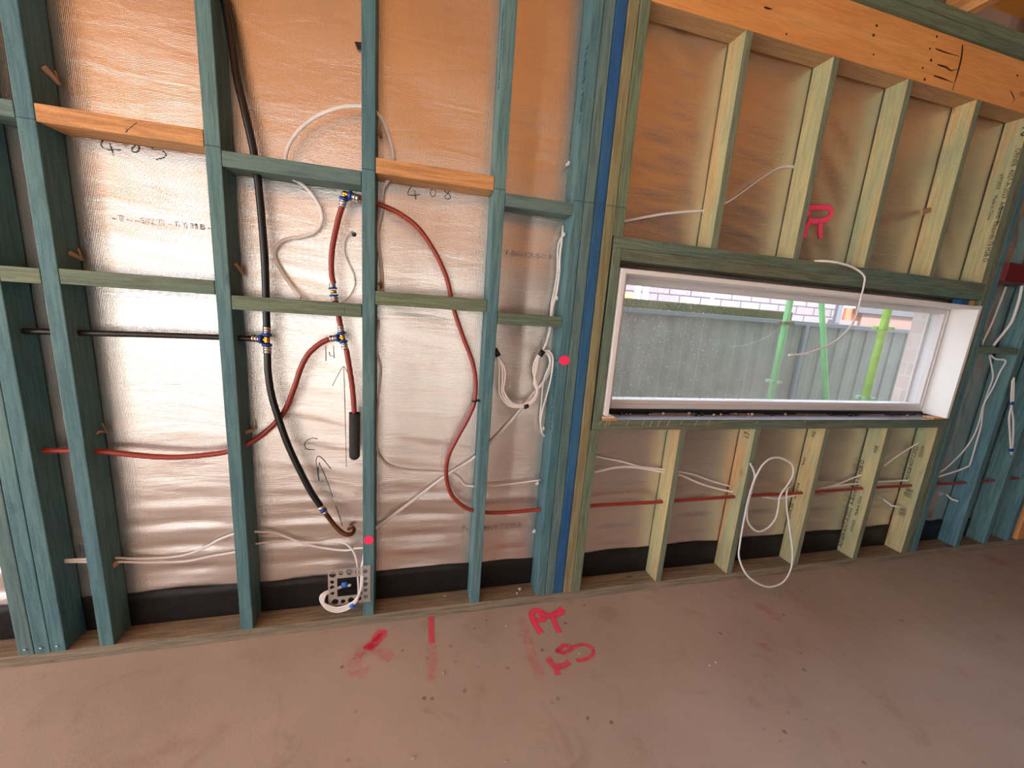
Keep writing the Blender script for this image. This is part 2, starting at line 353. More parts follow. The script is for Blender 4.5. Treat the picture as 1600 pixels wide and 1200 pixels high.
rail('head_plate', .9655, 3.145, 1.577, 1.6215, HEAD, 'lower brown-green timber head plate directly above the window', 'head plate')
sill = rail('sill_plate', .926, 3.145, .855, .9, HEAD, 'green timber sill plate under the window with mortar dribbles', 'sill plate')
up_l = ['tallest looking short stud above the window, nearest the blue cluster', 'second short stud above the window, just left of the pink paint mark',
        'third short stud above the window, right of the pink paint mark', 'fourth short stud above the window, knot near its top']
UPC = []
for k, (a, b) in enumerate(((1.378, 1.414), (1.822, 1.858), (2.253, 2.288), (2.703, 2.740))):
    UPC.append(stud('cripple_stud', a, b, 1.6675, 2.475, YEL, up_l[k], 'cripple stud', 'short studs'))
lo_l = ['short stud under the window with orange knot blotches, first right of the cluster', 'second short stud under the window, cable loop hanging beside it',
        'third short stud under the window, between the cable loop and the stamped one', 'short stud under the window with bold black grade stamp and made in china print']
LOC = []
for k, (a, b) in enumerate(((1.374, 1.409), (1.806, 1.845), (2.258, 2.293), (2.703, 2.742))):
    LOC.append(stud('cripple_stud', a, b, ZP, .8545, YEL, lo_l[k], 'cripple stud', 'short studs'))
K1a = stud('cripple_stud', 3.100, 3.1445, 1.6675, 2.475, YEL, 'printed short stud at the right end above the window, large 10 at its top', 'cripple stud', 'short studs')
K1b = stud('cripple_stud', 3.100, 3.1445, ZP, .8545, YEL, 'printed short stud at the right end under the window, scribbled pencil on it', 'cripple stud', 'short studs')
K2 = stud('jack_stud', 3.145, 3.19, ZP, ZT, HEAD, 'green-brown full height stud at the right edge of the window', 'stud')
K3 = stud('wall_stud', 3.1905, 3.235, ZP, ZT, TEAL, 'blue stud fixed to the right of the window stud', group='wall studs')
S1 = stud('wall_stud', 3.585, 3.63, ZP, ZT, TEAL, 'wide blue stud right of the window beyond the looping cables', group='wall studs')
S2 = stud('wall_stud', 3.86, 3.905, ZP, ZT, TEAL, 'dark teal stud second from the right edge of the photo', group='wall studs')
S3 = stud('wall_stud', 4.10, 4.145, ZP, ZT, TEAL, 'blue stud nearest the right edge of the photo, beside an orange post', group='wall studs')
stud('timber_post', 4.20, 4.34, ZP, ZT, PLY, 'orange laminated timber post at the right edge of the photo', 'post', y0=-.0, y1=.09)
# lintel beam and plates above
lint = rail('lintel_beam', .9635, 3.1445, 2.4755, 2.6795, PLY, None, None, y0=.001, y1=.0885); lint.data.materials.append(PLYB)
for p in lint.data.polygons:
    if p.normal.x > .7: p.material_index = 1
CRACK = mat('dark_split', (.05, .012, .004), .9)
for pts, w_ in (([(1504, 70), (1503, 85), (1500, 100), (1496, 115), (1492, 128), (1488, 141)], .011), ([(1462, 76), (1478, 82), (1499, 88)], .006), ([(1465, 101), (1478, 105), (1486, 110), (1497, 108)], .008), ([(1459, 118), (1474, 123), (1489, 129)], .007),
                ([(1579, 142), (1583, 150), (1585, 156), (1582, 161)], .006), ([(1194, 11), (1200, 13), (1207, 14)], .008)):
    bm = bmesh.new(); P = smoothpath([at(a, b, .0002) for a, b in pts], 5); sweep(bm, P, w_/2, .0006, 8, taper=lambda t: .35+.65*math.sin(math.pi*min(1, t+.15))); bmesh.ops.recalc_face_normals(bm, faces=bm.faces); ob('split_crack', bm, CRACK, lint)
for a, b in ((1464, 57), (1453, 76), (1455, 94), (1442, 106), (1445, 124), (1590, 118), (1365, 85), (1365, 55), (1229, 53), (1370, 40)):
    bm = bmesh.new(); c = at(a, b, .0004); sweep(bm, [c, c+Vector((0, .0012, 0))], random.uniform(.004, .008), seg=9); bmesh.ops.recalc_face_normals(bm, faces=bm.faces); ob('nail_hole', bm, CRACK, lint)
tag(lint, 'orange laminated timber lintel with split nail holes above the short studs', 'beam')
rail('top_plate', -2.6, 4.55, 2.681, 2.725, GREEN, 'lower of two green top plates above the orange lintel', 'top plate', y0=-.012, y1=.09)
rail('top_plate', -2.6, 4.55, 2.7255, 2.77, GREEN, 'upper of two green top plates under the ceiling joists', 'top plate', y0=-.014, y1=.09)
for k, x in enumerate([-2.3+.6*i for i in range(12)]):      # ceiling joists, each sitting on the top plate
    bm = bmesh.new(); box(bm, (-.0225, -.1145, 0), (.0225, .1145, 5.0), .002)
    j = ob('ceiling_joist', bm, PINE, loc=(x, .08, 2.885), rot=(math.pi/2, 0, 0))
    tag(j, ('raw orange pine ceiling joist at the top right corner, nearest the left', 'second raw pine ceiling joist at the top right corner', 'third raw pine ceiling joist at the very top right corner')[k-8] if k in (8, 9, 10) else 'raw orange pine ceiling joist running back from the top plate, above the frame', 'joist', 'ceiling joists')
# noggings
TN = 'teal'
rail('nogging', -1.0145, -.9205, 1.772, 1.815, TEAL2, 'short upper green nogging left of the first single stud')
rail('nogging', -1.0145, -.9205, 1.325, 1.370, GREEN, 'short lower green nogging left of the first single stud')
NA = rail('nogging', -.8745, -.473, 1.770, 1.817, PINE, 'raw orange pine nogging at upper left, handwritten 405 beneath')
NB = rail('nogging', -.427, -.023, 1.721, 1.767, TEAL2, 'dull green upper nogging crossed by the black pipe')
NC = rail('nogging', .023, .427, 1.767, 1.815, PINE, 'raw orange pine nogging right of the middle stud, handwritten 408 beneath')
ND = rail('nogging', .473, .7375, 1.720, 1.765, TEAL2, 'short upper dull green nogging beside the stud cluster')
NE = rail('nogging', -.8745, -.473, 1.329, 1.374, GREEN, 'pale green lower nogging in the left bay above the black horizontal pipe')
NF = rail('nogging', -.427, -.023, 1.284, 1.330, GREEN, 'pale green lower nogging above the two pipe tees')
NG = rail('nogging', .023, .427, 1.333, 1.380, GREEN, 'pale green lower nogging with the curving red pipe passing through')
NH = rail('nogging', .473, .7375, 1.292, 1.334, GREEN, 'short lower pale green nogging above the taped cable bundle')
NI = rail('nogging', 3.2355, 3.5845, 1.296, 1.334, HEAD, 'short green nogging at the far right above the looping white cables')
boxob('red_steel_block', (3.2355, -.02, 1.69), (3.5845, .06, 1.785), REDS); tag(bpy.data.objects['red_steel_block'], 'dark red block fixed between the far right studs above the white cables', 'nogging')

# chalk line snapped across the studs at one height
def chalk(o, x0, x1, z=1.7745):
    bm = bmesh.new(); box(bm, (x0, -.0006, z-.0011), (x1, .0002, z+.0011)); return ob('chalk_line', bm, CHALK, o)
for o, a, b in ((SA, -.918, -.877), (SB, -.471, -.429), (SCd, -.021, .021), (SD, .429, .471), (E1, .74, .781), (E2, .784, .826), (E3, .829, .87), (E4, .875, .916), (E5a, .92, .962), (K2, 3.147, 3.188), (K3, 3.192, 3.233)): chalk(o, a, b)

# ---------------------------------------------------------------- handwriting, stamps, spray paint
def ribbon(bm, pts, w, nrm=Vector((0, -1, 0)), n=10, cover=None, wf=None):
    P = smoothpath(pts, n); lay = bm.verts.layers.float.get('cover') or bm.verts.layers.float.new('cover'); rows = []
    for i, p in enumerate(P):
        t = (P[min(i+1, len(P)-1)]-P[max(i-1, 0)]).normalized(); b = t.cross(nrm).normalized(); k = wf(i/(len(P)-1)) if wf else 1.
        row = []
        for s, c in ((-1, 0), (-.55, 1), (.55, 1), (1, 0)) if cover is not None else ((-1, 1), (1, 1)):
            v = bm.verts.new(p+b*(w*.5*k*s)); v[lay] = c*(1. if not callable(cover) else cover(i/(len(P)-1))); row.append(v)
        rows.append(row)
    for A, B in zip(rows, rows[1:]):
        for j in range(len(A)-1): bm.faces.new((A[j], B[j], B[j+1], A[j+1]))
def onfoil(pxs):
    out = []
    for x, y in pxs:
        p = at(x, y, .1)
        for _ in range(4): p = at(x, y, foil_y(p.x, p.z)-.0022)
        out.append(p)
    return out
def scrawl(name, strokes, mat_, parent, w=.0022, label=None, surf='foil'):
    bm = bmesh.new()
    for s in strokes: ribbon(bm, onfoil(s) if surf == 'foil' else [at(a, b, surf) for a, b in s], w)
    o = ob(name, bm, mat_, parent)
    if label: o['label'] = label
    return o
for st in ([[(160, 216), (158, 228), (168, 233), (188, 234)], [(171, 224), (177, 243)]], [[(214, 225), (206, 231), (207, 237), (214, 237), (217, 230), (212, 224)]], [[(237, 228), (238, 233), (252, 235), (259, 241), (255, 246), (243, 249)]]):
    scrawl('handwritten_digit', st, INK, foil)
for st in ([[(643, 290), (637, 302), (641, 305), (656, 304)], [(648, 297), (650, 312)]], [[(679, 292), (673, 298), (674, 306), (679, 306), (681, 299), (677, 293)]], [[(703, 295), (696, 294), (695, 299), (702, 304), (704, 309), (698, 311), (695, 307), (701, 301), (705, 296)]]):
    scrawl('handwritten_digit', st, INK, foil)
scrawl('handwritten_letter', [[(509, 540), (509, 564)], [(514, 550), (516, 556), (521, 556)], [(521, 540), (522, 560)]], INK, foil)
scrawl('handwritten_arrow', [[(519, 603), (527, 588), (536, 573), (543, 582)], [(537, 573), (538, 610), (540, 680), (541, 730)]], INK, foil, .0016)
scrawl('handwritten_letter', [[(496, 686), (487, 685), (478, 690), (476, 696), (480, 702), (492, 703)]], INK, foil)
scrawl('handwritten_arrow', [[(498, 750), (495, 730), (494, 718), (499, 713), (510, 724), (517, 733)], [(499, 724), (513, 757), (526, 795), (535, 822)], [(499, 722), (497, 740), (499, 751)]], INK, foil, .0022)
scrawl('handwritten_tick', [[(195, 207), (205, 198), (214, 191)], [(197, 200), (199, 207)]], INK, NA, .0015, surf=-.0006)
scrawl('pencil_mark', [[(538, 478), (539, 490)]], INK, NF, .0012, surf=-.0006)
def text(name, s, origin, xdir, ydir, size, mat_, parent, ext=.0004, sx=1.):
    cu = bpy.data.curves.new(name, 'FONT'); cu.body = s; cu.size = size; cu.extrude = ext; cu.resolution_u = 2
    tmp = bpy.data.objects.new(name, cu); C.objects.link(tmp); bpy.context.view_layer.update()
    me = bpy.data.meshes.new_from_object(tmp.evaluated_get(bpy.context.evaluated_depsgraph_get())); bpy.data.objects.remove(tmp)
    X = Vector(xdir).normalized(); Y = Vector(ydir).normalized(); Z = X.cross(Y)
    me.transform(Matrix(((X.x*sx, Y.x, Z.x, origin[0]), (X.y*sx, Y.y, Z.y, origin[1]), (X.z*sx, Y.z, Z.z, origin[2]), (0, 0, 0, 1))))
    me.materials.clear(); me.materials.append(mat_); o = bpy.data.objects.new(name, me); C.objects.link(o)
    o.parent = parent; o.matrix_parent_inverse = base(parent).inverted(); return o
e = .0006
UPW, DNW, FR, BK = (0, 0, 1), (0, 0, -1), (0, -1, 0), (0, 1, 0)
# on left faces (x = const, facing -x): right-of-reader is -y; reading upward
L4 = LOC[3]; xl = 2.703-e
text('grade_stamp', 'AS1604 4357-A-2022  A-Bond Req 73 H2B O', (xl, .066, .075), UPW, BK, .030, STAMP, L4, sx=1.0)
text('grade_stamp', '6/9/2023     Made in China', (xl, .034, .20), UPW, BK, .020, STAMP, L4, sx=1.05)
text('grade_stamp', 'H2B', (xl, .020, .70), UPW, BK, .024, STAMP, L4)
L3 = LOC[2]; xl = 2.258-e
text('grade_stamp', '4357-A-202', (xl, .073, .28), UPW, BK, .022, STAMP, L3)
text('grade_stamp', '4357-2-A-B', (xl, .066, .42), UPW, BK, .020, STAMP, L3)
text('grade_stamp', 'Permax', (xl, .066, .62), UPW, BK, .016, STAMP, L3)
text('grade_stamp', 'H2', (xl, .045, .79), UPW, BK, .026, STAMP, L3)
text('grade_stamp', '17', (1.806-e, .026, .79), UPW, BK, .045, STAMP, LOC[1], sx=.8)
xl = 3.100-e
text('grade_stamp', 'AS1628 4357.5.2022', (xl, .062, .50), UPW, BK, .026, STAMP, K1b)
text('grade_stamp', '0/2/2020', (xl, .034, .66), UPW, BK, .020, STAMP, K1b)
def scr(o, x, zc, yc, n=7, a=.012, h=.03):
    bm = bmesh.new(); pts = []
    for i in range(n*2): pts.append(Vector((x, yc+(.02 if i % 2 else -.02)+random.uniform(-.004, .004), zc+i*h/n+random.uniform(-.003, .003))))
    ribbon(bm, pts, .0018, Vector((-1, 0, 0)), 4); return ob('pencil_scribble', bm, STAMP, o)
scr(K1b, xl, .40, .045); scr(K1b, xl, .27, .048)
text('grade_stamp', '10', (xl, .018, 2.44), DNW, FR, .075, STAMP, K1a, sx=.8)
text('grade_stamp', 'ORNEB  4357-A-2023  A-Bond  Requnda 73 H2B O', (xl, .018, 2.33), DNW, FR, .026, STAMP, K1a)
text('grade_stamp', '6/9/2023     Made in China', (xl, .050, 2.22), DNW, FR, .021, STAMP, K1a)
bm = bmesh.new(); box(bm, (xl-.0002, .004, 1.96), (xl+.0003, .008, 2.06)); ob('grade_stamp', bm, STAMP, K1a)
xl = .738-e
text('grade_stamp', 'T2  GREEN', (xl, .030, 1.18), DNW, FR, .030, STAMPB, E1)
text('grade_stamp', 'MGP10 7600 LF', (xl, .030, 1.05), DNW, FR, .030, STAMPB, E1)
text('grade_stamp', 'T2 BLUE - MGP10', (xl, .026, 2.30), DNW, FR, .034, STAMPB, E1)
text('grade_stamp', 'TRUE BLUE T2 MGP10', (.4275-e, .030, 2.35), DNW, FR, .026, STAMPB, SD)

FINK = mat('faint_grey_print', (.28, .25, .26), .5)
def ftext(t_, x, y, size):
    p = onfoil([(x, y)])[0]; text('foil_print', t_, (p.x, .0905 if False else p.y-.002, p.z), (1, 0, 0), (0, 0, 1), size, FINK, foil, ext=.0002)
ftext('T-', 721, 829, .030); ftext('-ESCT-TYMB-B', 752, 829, .030); ftext('- T -  - S C T  - T Y M B - B', 175, 344, .026); ftext('F-ENERCR-Y-O-FI', 790, 398, .026)
def spray(name, strokes, mat_, parent, w, plane='floor', off=.0008):
    bm = bmesh.new()
    for k, s in enumerate(strokes):
        if plane == 'floor': P = [atz(a, b, off) for a, b in s]; n = Vector((0, 0, 1))
        elif plane == 'foil': P = onfoil(s); n = Vector((0, -1, 0))
        else: P = [at(a, b, plane) for a, b in s]; n = Vector((0, -1, 0))
        P = [p+n*(.00012*k) for p in P]
        ribbon(bm, P, w if not isinstance(w, (list, tuple)) else w[k], n, 12, cover=1)
    return ob(name, bm, mat_, parent)
spray('spray_mark', [[(846, 990), (838, 978), (832, 966), (832, 956), (842, 954), (850, 960), (848, 968), (838, 968)], [(842, 958), (860, 962), (872, 956), (880, 951)], [(850, 962), (866, 962), (880, 956)], [(862, 962), (868, 976), (874, 989)]], PINK, floor, [.034, .038, .03, .028])
spray('spray_mark', [[(870, 1018), (882, 1008), (893, 1013), (880, 1020), (868, 1016)], [(893, 1012), (910, 1007), (924, 1012), (926, 1022), (914, 1030), (900, 1032)], [(856, 1028), (866, 1040), (880, 1040), (890, 1034)], [(868, 1040), (872, 1055)]], PINKF, floor, [.026, .022, .034, .028])
spray('spray_mark', [[(814, 964), (820, 985), (828, 1010), (834, 1035), (846, 1060)]], PINKG, floor, .05)
spray('spray_mark', [[(673, 955), (674, 985), (675, 1005)]], PINKF, floor, .032)
spray('spray_mark', [[(675, 1005), (676, 1035), (676, 1055), (678, 1066)]], PINKG, floor, .05)
spray('spray_mark', [[(575, 1014), (585, 1006), (598, 991), (592, 990), (582, 1004), (570, 1015)]], PINKF, floor, .045)
spray('spray_mark', [[(555, 1018), (580, 1012), (600, 1022), (612, 1030)], [(560, 1020), (552, 1045), (575, 1052)]], PINKG, floor, .06)
spray('spray_mark', [[(1180, 945), (1195, 950), (1210, 960), (1215, 970)], [(1190, 1005), (1200, 1018)]], PINKG, floor, .06)
spray('spray_mark', [[(1540, 872), (1560, 876), (1575, 884)]], PINKG, floor, .12)
spray('spray_mark', [[(1455, 856), (1475, 859)]], PINKG, floor, .05)
spray('spray_mark', [[(1262, 325), (1264, 333), (1258, 336), (1260, 326), (1275, 324), (1296, 325), (1299, 334), (1290, 343), (1272, 346), (1264, 345)], [(1266, 345), (1259, 358), (1258, 372)], [(1284, 343), (1282, 358), (1283, 372)]], PINK, foil, [.032, .03, .034], plane='foil')
def dot(o, x, y, rx, rz):
    c = at(x, y, -.0007); bm = bmesh.new(); vs_ = []
    for i in range(28):
        a = 2*math.pi*i/28; k = 1+random.uniform(-.05, .05); vs_.append(bm.verts.new(c+Vector((rx*k*math.cos(a), 0, rz*k*math.sin(a)))))
    f = bm.faces.new(vs_); r = bmesh.ops.extrude_face_region(bm, geom=[f])
    for v in [q for q in r['geom'] if isinstance(q, bmesh.types.BMVert)]: v.co.y += .0006
    bmesh.ops.recalc_face_normals(bm, faces=bm.faces); ob('pink_dot', bm, PINKS, o)
dot(SCd, 576, 844, .019, .019); dot(E1, 882, 563, .0235, .020)

# ---------------------------------------------------------------- pipes and fittings
def seglen(a, b, f0, f1): return [a.lerp(b, f0), a.lerp(b, f1)]
def rod(bm, a, b, r, seg=16): sweep(bm, [a, b], r, seg=seg, ref=Vector((0, 1, .13)))
def arm(parent, c, d, L=.036, r=.0125):
    """one leg of a press fitting: brass neck, blue ring, steel sleeve"""
    d = d.normalized()
    bm = bmesh.new(); rod(bm, c+d*(L*.30), c+d*(L*.52), r*1.18); bmesh.ops.recalc_face_normals(bm, faces=bm.faces); ob('blue_ring', bm, BLUEP, parent)
    bm = bmesh.new(); rod(bm, c+d*(L*.50), c+d*(L*.66), r*.86); rod(bm, c+d*(L*.64), c+d*(L*.84), r*.95); rod(bm, c+d*(L*.82), c+d*(L*.92), r*.84); rod(bm, c+d*(L*.9), c+d*(L*1.06), r*.95)
    bmesh.ops.recalc_face_normals(bm, faces=bm.faces); ob('crimp_sleeve', bm, STEEL, parent)
def fitting(name, run, c, dirs, L=.036, r=.0125):
    bm = bmesh.new()
    for d in dirs: rod(bm, c-d.normalized()*.002, c+d.normalized()*(L*.34), r*.74)
    bmesh.ops.create_icosphere(bm, subdivisions=2, radius=r*.8, matrix=Matrix.Translation(c)); bmesh.ops.recalc_face_normals(bm, faces=bm.faces)
    f = ob(name, bm, BRASS, run, smooth=True)
    for d in dirs: arm(f, c, d, L, r)
    return f
hot = empty('hot_water_pipe', (0, .04, 1.2), 'red-brown plastic water pipe run looping through the studs with brass press fittings', 'water pipe')
cold = empty('cold_water_pipe', (-.35, .04, 1.2), 'black plastic water pipe dropping beside a stud and ending in a bent copper stub', 'water pipe')
R = .0098
elb = at(539, 303, .035); cpl = at(521, 456, .04); tee = at(535, 527, .035)
p1 = px([(536, 318, .035), (528, 345, .04), (519, 390, .042), (518, 425, .042), (521, 443, .04)]); tube('pipe_length', p1, R, REDP, hot)
tube('pipe_length', px([(523, 468, .04), (528, 485, .042), (530, 500, .04), (533, 512, .036)]), R, REDP, hot)
tube('pipe_length', px([(552, 307, .035), (575, 312, .05), (592, 319, .05), (625, 334, .045), (655, 358, .04), (680, 395, .04), (697, 432, .042), (705, 465, .045), (711, 490, .045), (724, 528, .04), (737, 562, .035), (743, 592, .03), (742, 625, .03), (733, 650, .032), (714, 685, .035), (701, 712, .04), (697, 740, .042), (703, 768, .045), (717, 786, .045), (737, 797, .045), (765, 801, .045), (800, 800, .045), (845, 796, .045), (925, 790, .045), (1035, 784, .045), (1148, 776, .045), (1254, 770, .045), (1348, 763, .045), (1435, 758, .045), (1512, 754, .045), (1549, 751, .045), (1590, 748, .045)]), R*.88, REDP, hot)
fitting('elbow_fitting', hot, elb, [at(535, 320, .035)-elb, at(560, 310, .035)-elb], .042, .0135)
bm = bmesh.new(); ax = (at(523, 470, .04)-at(519, 443, .04)).normalized(); rod(bm, cpl-ax*.006, cpl+ax*.006, .0105); bmesh.ops.recalc_face_normals(bm, faces=bm.faces)
cf = ob('coupling_fitting', bm, BRASS, hot); arm(cf, cpl, ax, .030, .0125); arm(cf, cpl, -ax, .030, .0125)
fitting('tee_fitting', hot, tee, [at(531, 508, .035)-tee, at(540, 548, .035)-tee, at(512, 530, .038)-tee], .040, .0125)
tube('pipe_length', px([(514, 530, .038), (500, 537, .04), (482, 553, .04), (470, 575, .04), (460, 605, .045), (446, 640, .056), (428, 663, .062), (405, 683, .058), (383, 696, .046), (354, 706, .045), (320, 711, .045), (280, 714, .045), (235, 713, .045), (150, 705, .045), (62, 704, .045), (-60, 703, .045)]), R, REDP, hot)
tube('pipe_length', px([(541, 545, .035), (546, 575, .032), (551, 610, .03), (554, 652, .028)]), R, REDP, hot)
# folded grey foam sleeve
bm = bmesh.new(); a = at(554, 645, .026); b = at(554, 711, .026)
P = [a.lerp(b, t/10) for t in range(11)]; sweep(bm, P, .020, .018, 20, cap=False); sweep(bm, [p for p in P], .0125, .0115, 20, cap=False)
dz = (b-a).normalized(); sweep(bm, [b+dz*(.0195*math.sin(t*math.pi/2/6)) for t in range(7)], .020, .018, 20, taper=lambda t: max(.02, math.cos(t*math.pi/2*.99)))
bmesh.ops.recalc_face_normals(bm, faces=bm.faces); fo = ob('foam_sleeve', bm, FOAM, hot, smooth=True); fo['label'] = 'grey foam sleeve over the pipe end'
bm = bmesh.new(); c = at(742, 626, .03); t = Vector((-.15, 0, 1)).normalized(); rod(bm, c-t*.004, c+t*.004, R+.0025); box(bm, c+Vector((0, -.004, -.004)), c+Vector((.022, .004, .004))); ob('pipe_clip', bm, TAPE, hot)

RB = .0118; ct = at(417, 531, .035)
tube('pipe_length', px([(330, -60, .06), (350, 0, .055), (361, 60, .05), (370, 120, .045), (384, 180, .042), (397, 240, .045), (405, 300, .045), (412, 380, .042), (415, 440, .042), (417, 516, .036)]), RB, BLACKP, cold)
fitting('tee_fitting', cold, ct, [at(417, 508, .035)-ct, at(418, 553, .035)-ct, at(392, 528, .038)-ct], .044, .0135)
tube('pipe_length', px([(402, 530, .038), (370, 528, .042), (330, 526.5, .045), (230, 523, .045), (125, 520, .045), (30, 517, .045), (-60, 515, .045)]), .0098, BLACKP, cold)
tube('pipe_length', px([(418, 549, .035), (419, 580, .035), (424, 615, .035), (434, 650, .035), (450, 695, .035), (470, 738, .035), (487, 770, .036), (501, 791, .038)]), RB, BLACKP, cold)
c = at(505, 797, .038); ax = (at(512, 806, .04)-at(499, 788, .038)).normalized(); bm = bmesh.new(); rod(bm, c-ax*.006, c+ax*.006, .0125); ob('blue_ring', bm, BLUEP, cold)
bm = bmesh.new(); rod(bm, c-ax*.020, c-ax*.005, .0118); rod(bm, c+ax*.005, c+ax*.016, .0108); ob('crimp_sleeve', bm, STEEL, cold)
tube('copper_stub', px([(508, 801, .038), (516, 812, .04), (524, 822, .04), (533, 831, .036), (541, 835, .034), (549, 834, .04), (553, 828, .055), (550, 824, .07), (545, 826, .085)]), .0088, COPPER, cold)['label'] = 'bent tarnished copper stub'

# ---------------------------------------------------------------- cables
def cable(label, pts, Y=.045, w=.0050, t=.0027, m=None, name='electrical_cable', cat='cable', twist=None, group='white cables', n=8):
    o = tube(name, px(pts, Y), w, m or WHITE, ry=t, seg=10, twist=twist, n=n); return tag(o, label, cat, group)
cable('flat white cable arching over the upper nogging and down beside the middle stud', [(470, 466, .06), (455, 446, .08), (440, 424, .084), (429, 400, .084), (433, 384, .084), (447, 374, .084), (470, 370, .084), (492, 362, .084), (503, 344, .08), (500, 324, .075), (485, 300, .07), (466, 284, .06), (458, 279, .05), (449, 260, .05), (446, 246, .05), (452, 226, .055), (466, 205, .055), (488, 186, .055), (518, 172, .05), (545, 166, .05), (576, 168, .05), (594, 182, .05), (605, 205, .06), (614, 240, .06), (612, 262, .06), (606, 282, .07), (598, 297, .07), (596, 330, .075), (590, 365, .075), (594, 405, .08), (597, 440, .08), (596, 470, .06)], w=.0062, t=.0032)
cable('thin white cable poking from a torn hole in the foil beside the red pipe', [(555, 364, .1), (548, 363, .075), (540, 372, .078), (538, 392, .082), (545, 412, .084), (553, 430, .084), (554, 447, .08), (547, 462, .07), (536, 472, .05)], w=.0028, t=.0022)
cable('thin grey-white cable down the right side of the middle stud then across', [(592, 500, .07), (588, 545, .08), (595, 575, .083), (592, 615, .08), (589, 660, .08), (589, 700, .08), (597, 718, .083), (612, 731, .08), (645, 738, .08), (690, 740, .08), (706, 741, .08), (718, 748, .08), (727, 758, .083), (740, 760, .07), (765, 760, .07), (800, 756, .08), (845, 750, .06)], w=.0036, t=.0024)
cable('wide flat white cable running diagonally upward behind the clipped stud', [(577, 831, .07), (590, 823, .075), (640, 786, .08), (693, 746, .083), (740, 716, .08), (768, 690, .082), (800, 656, .083), (832, 617, .082), (850, 596, .07), (860, 575, .05), (858, 556, .035), (848, 549, .03)], w=.0068, t=.0025)
bund = empty('cable_bundle', at(820, 630, .03), 'three white cables taped together hanging in a U between two studs', 'cable bundle', 'white cables')
for k, ((dx, dy)) in enumerate(((0, 0), (5, -3), (9, -7))):
    tube('cable_strand', px([(767, 540, .04), (776, 553, .035), (780+dx*.9, 575, .03), (780+dx, 600+dy, .03), (782+dx*.6, 618+dy, .03), (796+dx*.4, 634+dy*.7, .028), (815, 636+dy*.5, .028), (830-dx*.1, 631+dy*.6, .028), (840-dx*.1, 615+dy*.4, .03), (838-dx*.6+(2 if k else 0), 598, .032), (833+dx*.6, 578, .03), (838+dx*.4, 560, .028), (847, 548, .028)]), .0042, WHITE, bund, ry=.0026, seg=8)
def tapeob(c, d, L, w, th, m, parent, name='tape_wrap'):
    bm = bmesh.new(); d = d.normalized(); sweep(bm, [c-d*L/2, c+d*L/2], w, th, 12); bmesh.ops.recalc_face_normals(bm, faces=bm.faces); return ob(name, bm, m, parent)
tapeob(at(776, 551, .034), at(779, 557, .033)-at(770, 541, .036), .032, .011, .008, TAPE, bund)
tapeob(at(822, 635, .028), at(828, 632, .028)-at(814, 637, .028), .020, .010, .007, TAPE, bund)
tapeob(at(846, 552, .028), at(850, 546, .028)-at(840, 560, .028), .026, .012, .008, TAPE, bund)
cable('white cable clipped down the side of the cluster stud beside the upper short nogging', [(880, 352, .085), (879, 366, .06), (875, 400, .055), (874, 425, .055), (870, 455, .055), (864, 478, .05), (862, 495, .05), (860, 512, .045), (854, 535, .035), (848, 548, .028)], w=.005, t=.003)
cable('second white cable beside the clipped one on the cluster stud', [(880, 366, .075), (872, 385, .07), (871, 420, .07), (867, 450, .068), (862, 475, .06), (860, 500, .055), (858, 520, .045), (850, 546, .032)], w=.004, t=.0026)
cable('white cable looping from the taped joint down to a clip on the cluster stud', [(849, 549, .028), (857, 548, .03), (863, 556, .03), (864, 568, .03), (861, 590, .035), (855, 615, .045), (848, 640, .055), (845, 662, .06), (847, 676, .06), (851, 682, .07)], w=.0038, t=.0028)
cable('second white cable in the loop from the taped joint, ending at the same clip', [(849, 551, .03), (856, 551, .033), (860, 560, .034), (858, 572, .04), (851, 590, .05), (848, 606, .06), (846, 630, .066), (844, 655, .068), (847, 672, .066)], w=.0038, t=.0026)
# left bays
cable('white cable rising across the left bay above the damp strip towards the black pipe stud', [(100, 875, .05), (180, 872, .06), (205, 873, .075), (250, 872, .085), (285, 868, .085), (315, 858, .085), (345, 842, .083), (375, 832, .07), (405, 831, .07), (430, 833, .083), (455, 842, .085), (480, 851, .085), (510, 857, .083), (540, 860, .07), (556, 857, .05), (570, 856, .045)], w=.0045, t=.0025)
cable('white cable running low along a bright foil fold in the left bay', [(100, 878, .05), (185, 878, .06), (235, 879, .08), (290, 877, .085), (330, 869, .085), (370, 862, .08), (398, 852, .07)], w=.0045, t=.0025)
cable('white cable dropping to the perforated bracket coil from the lower left', [(398, 850, .07), (430, 846, .085), (460, 846, .088), (495, 848, .085), (520, 846, .075), (540, 850, .06), (552, 862, .045), (558, 880, .03), (559, 900, .02), (560, 925, .015), (556, 938, .012)], w=.0038, t=.0026)
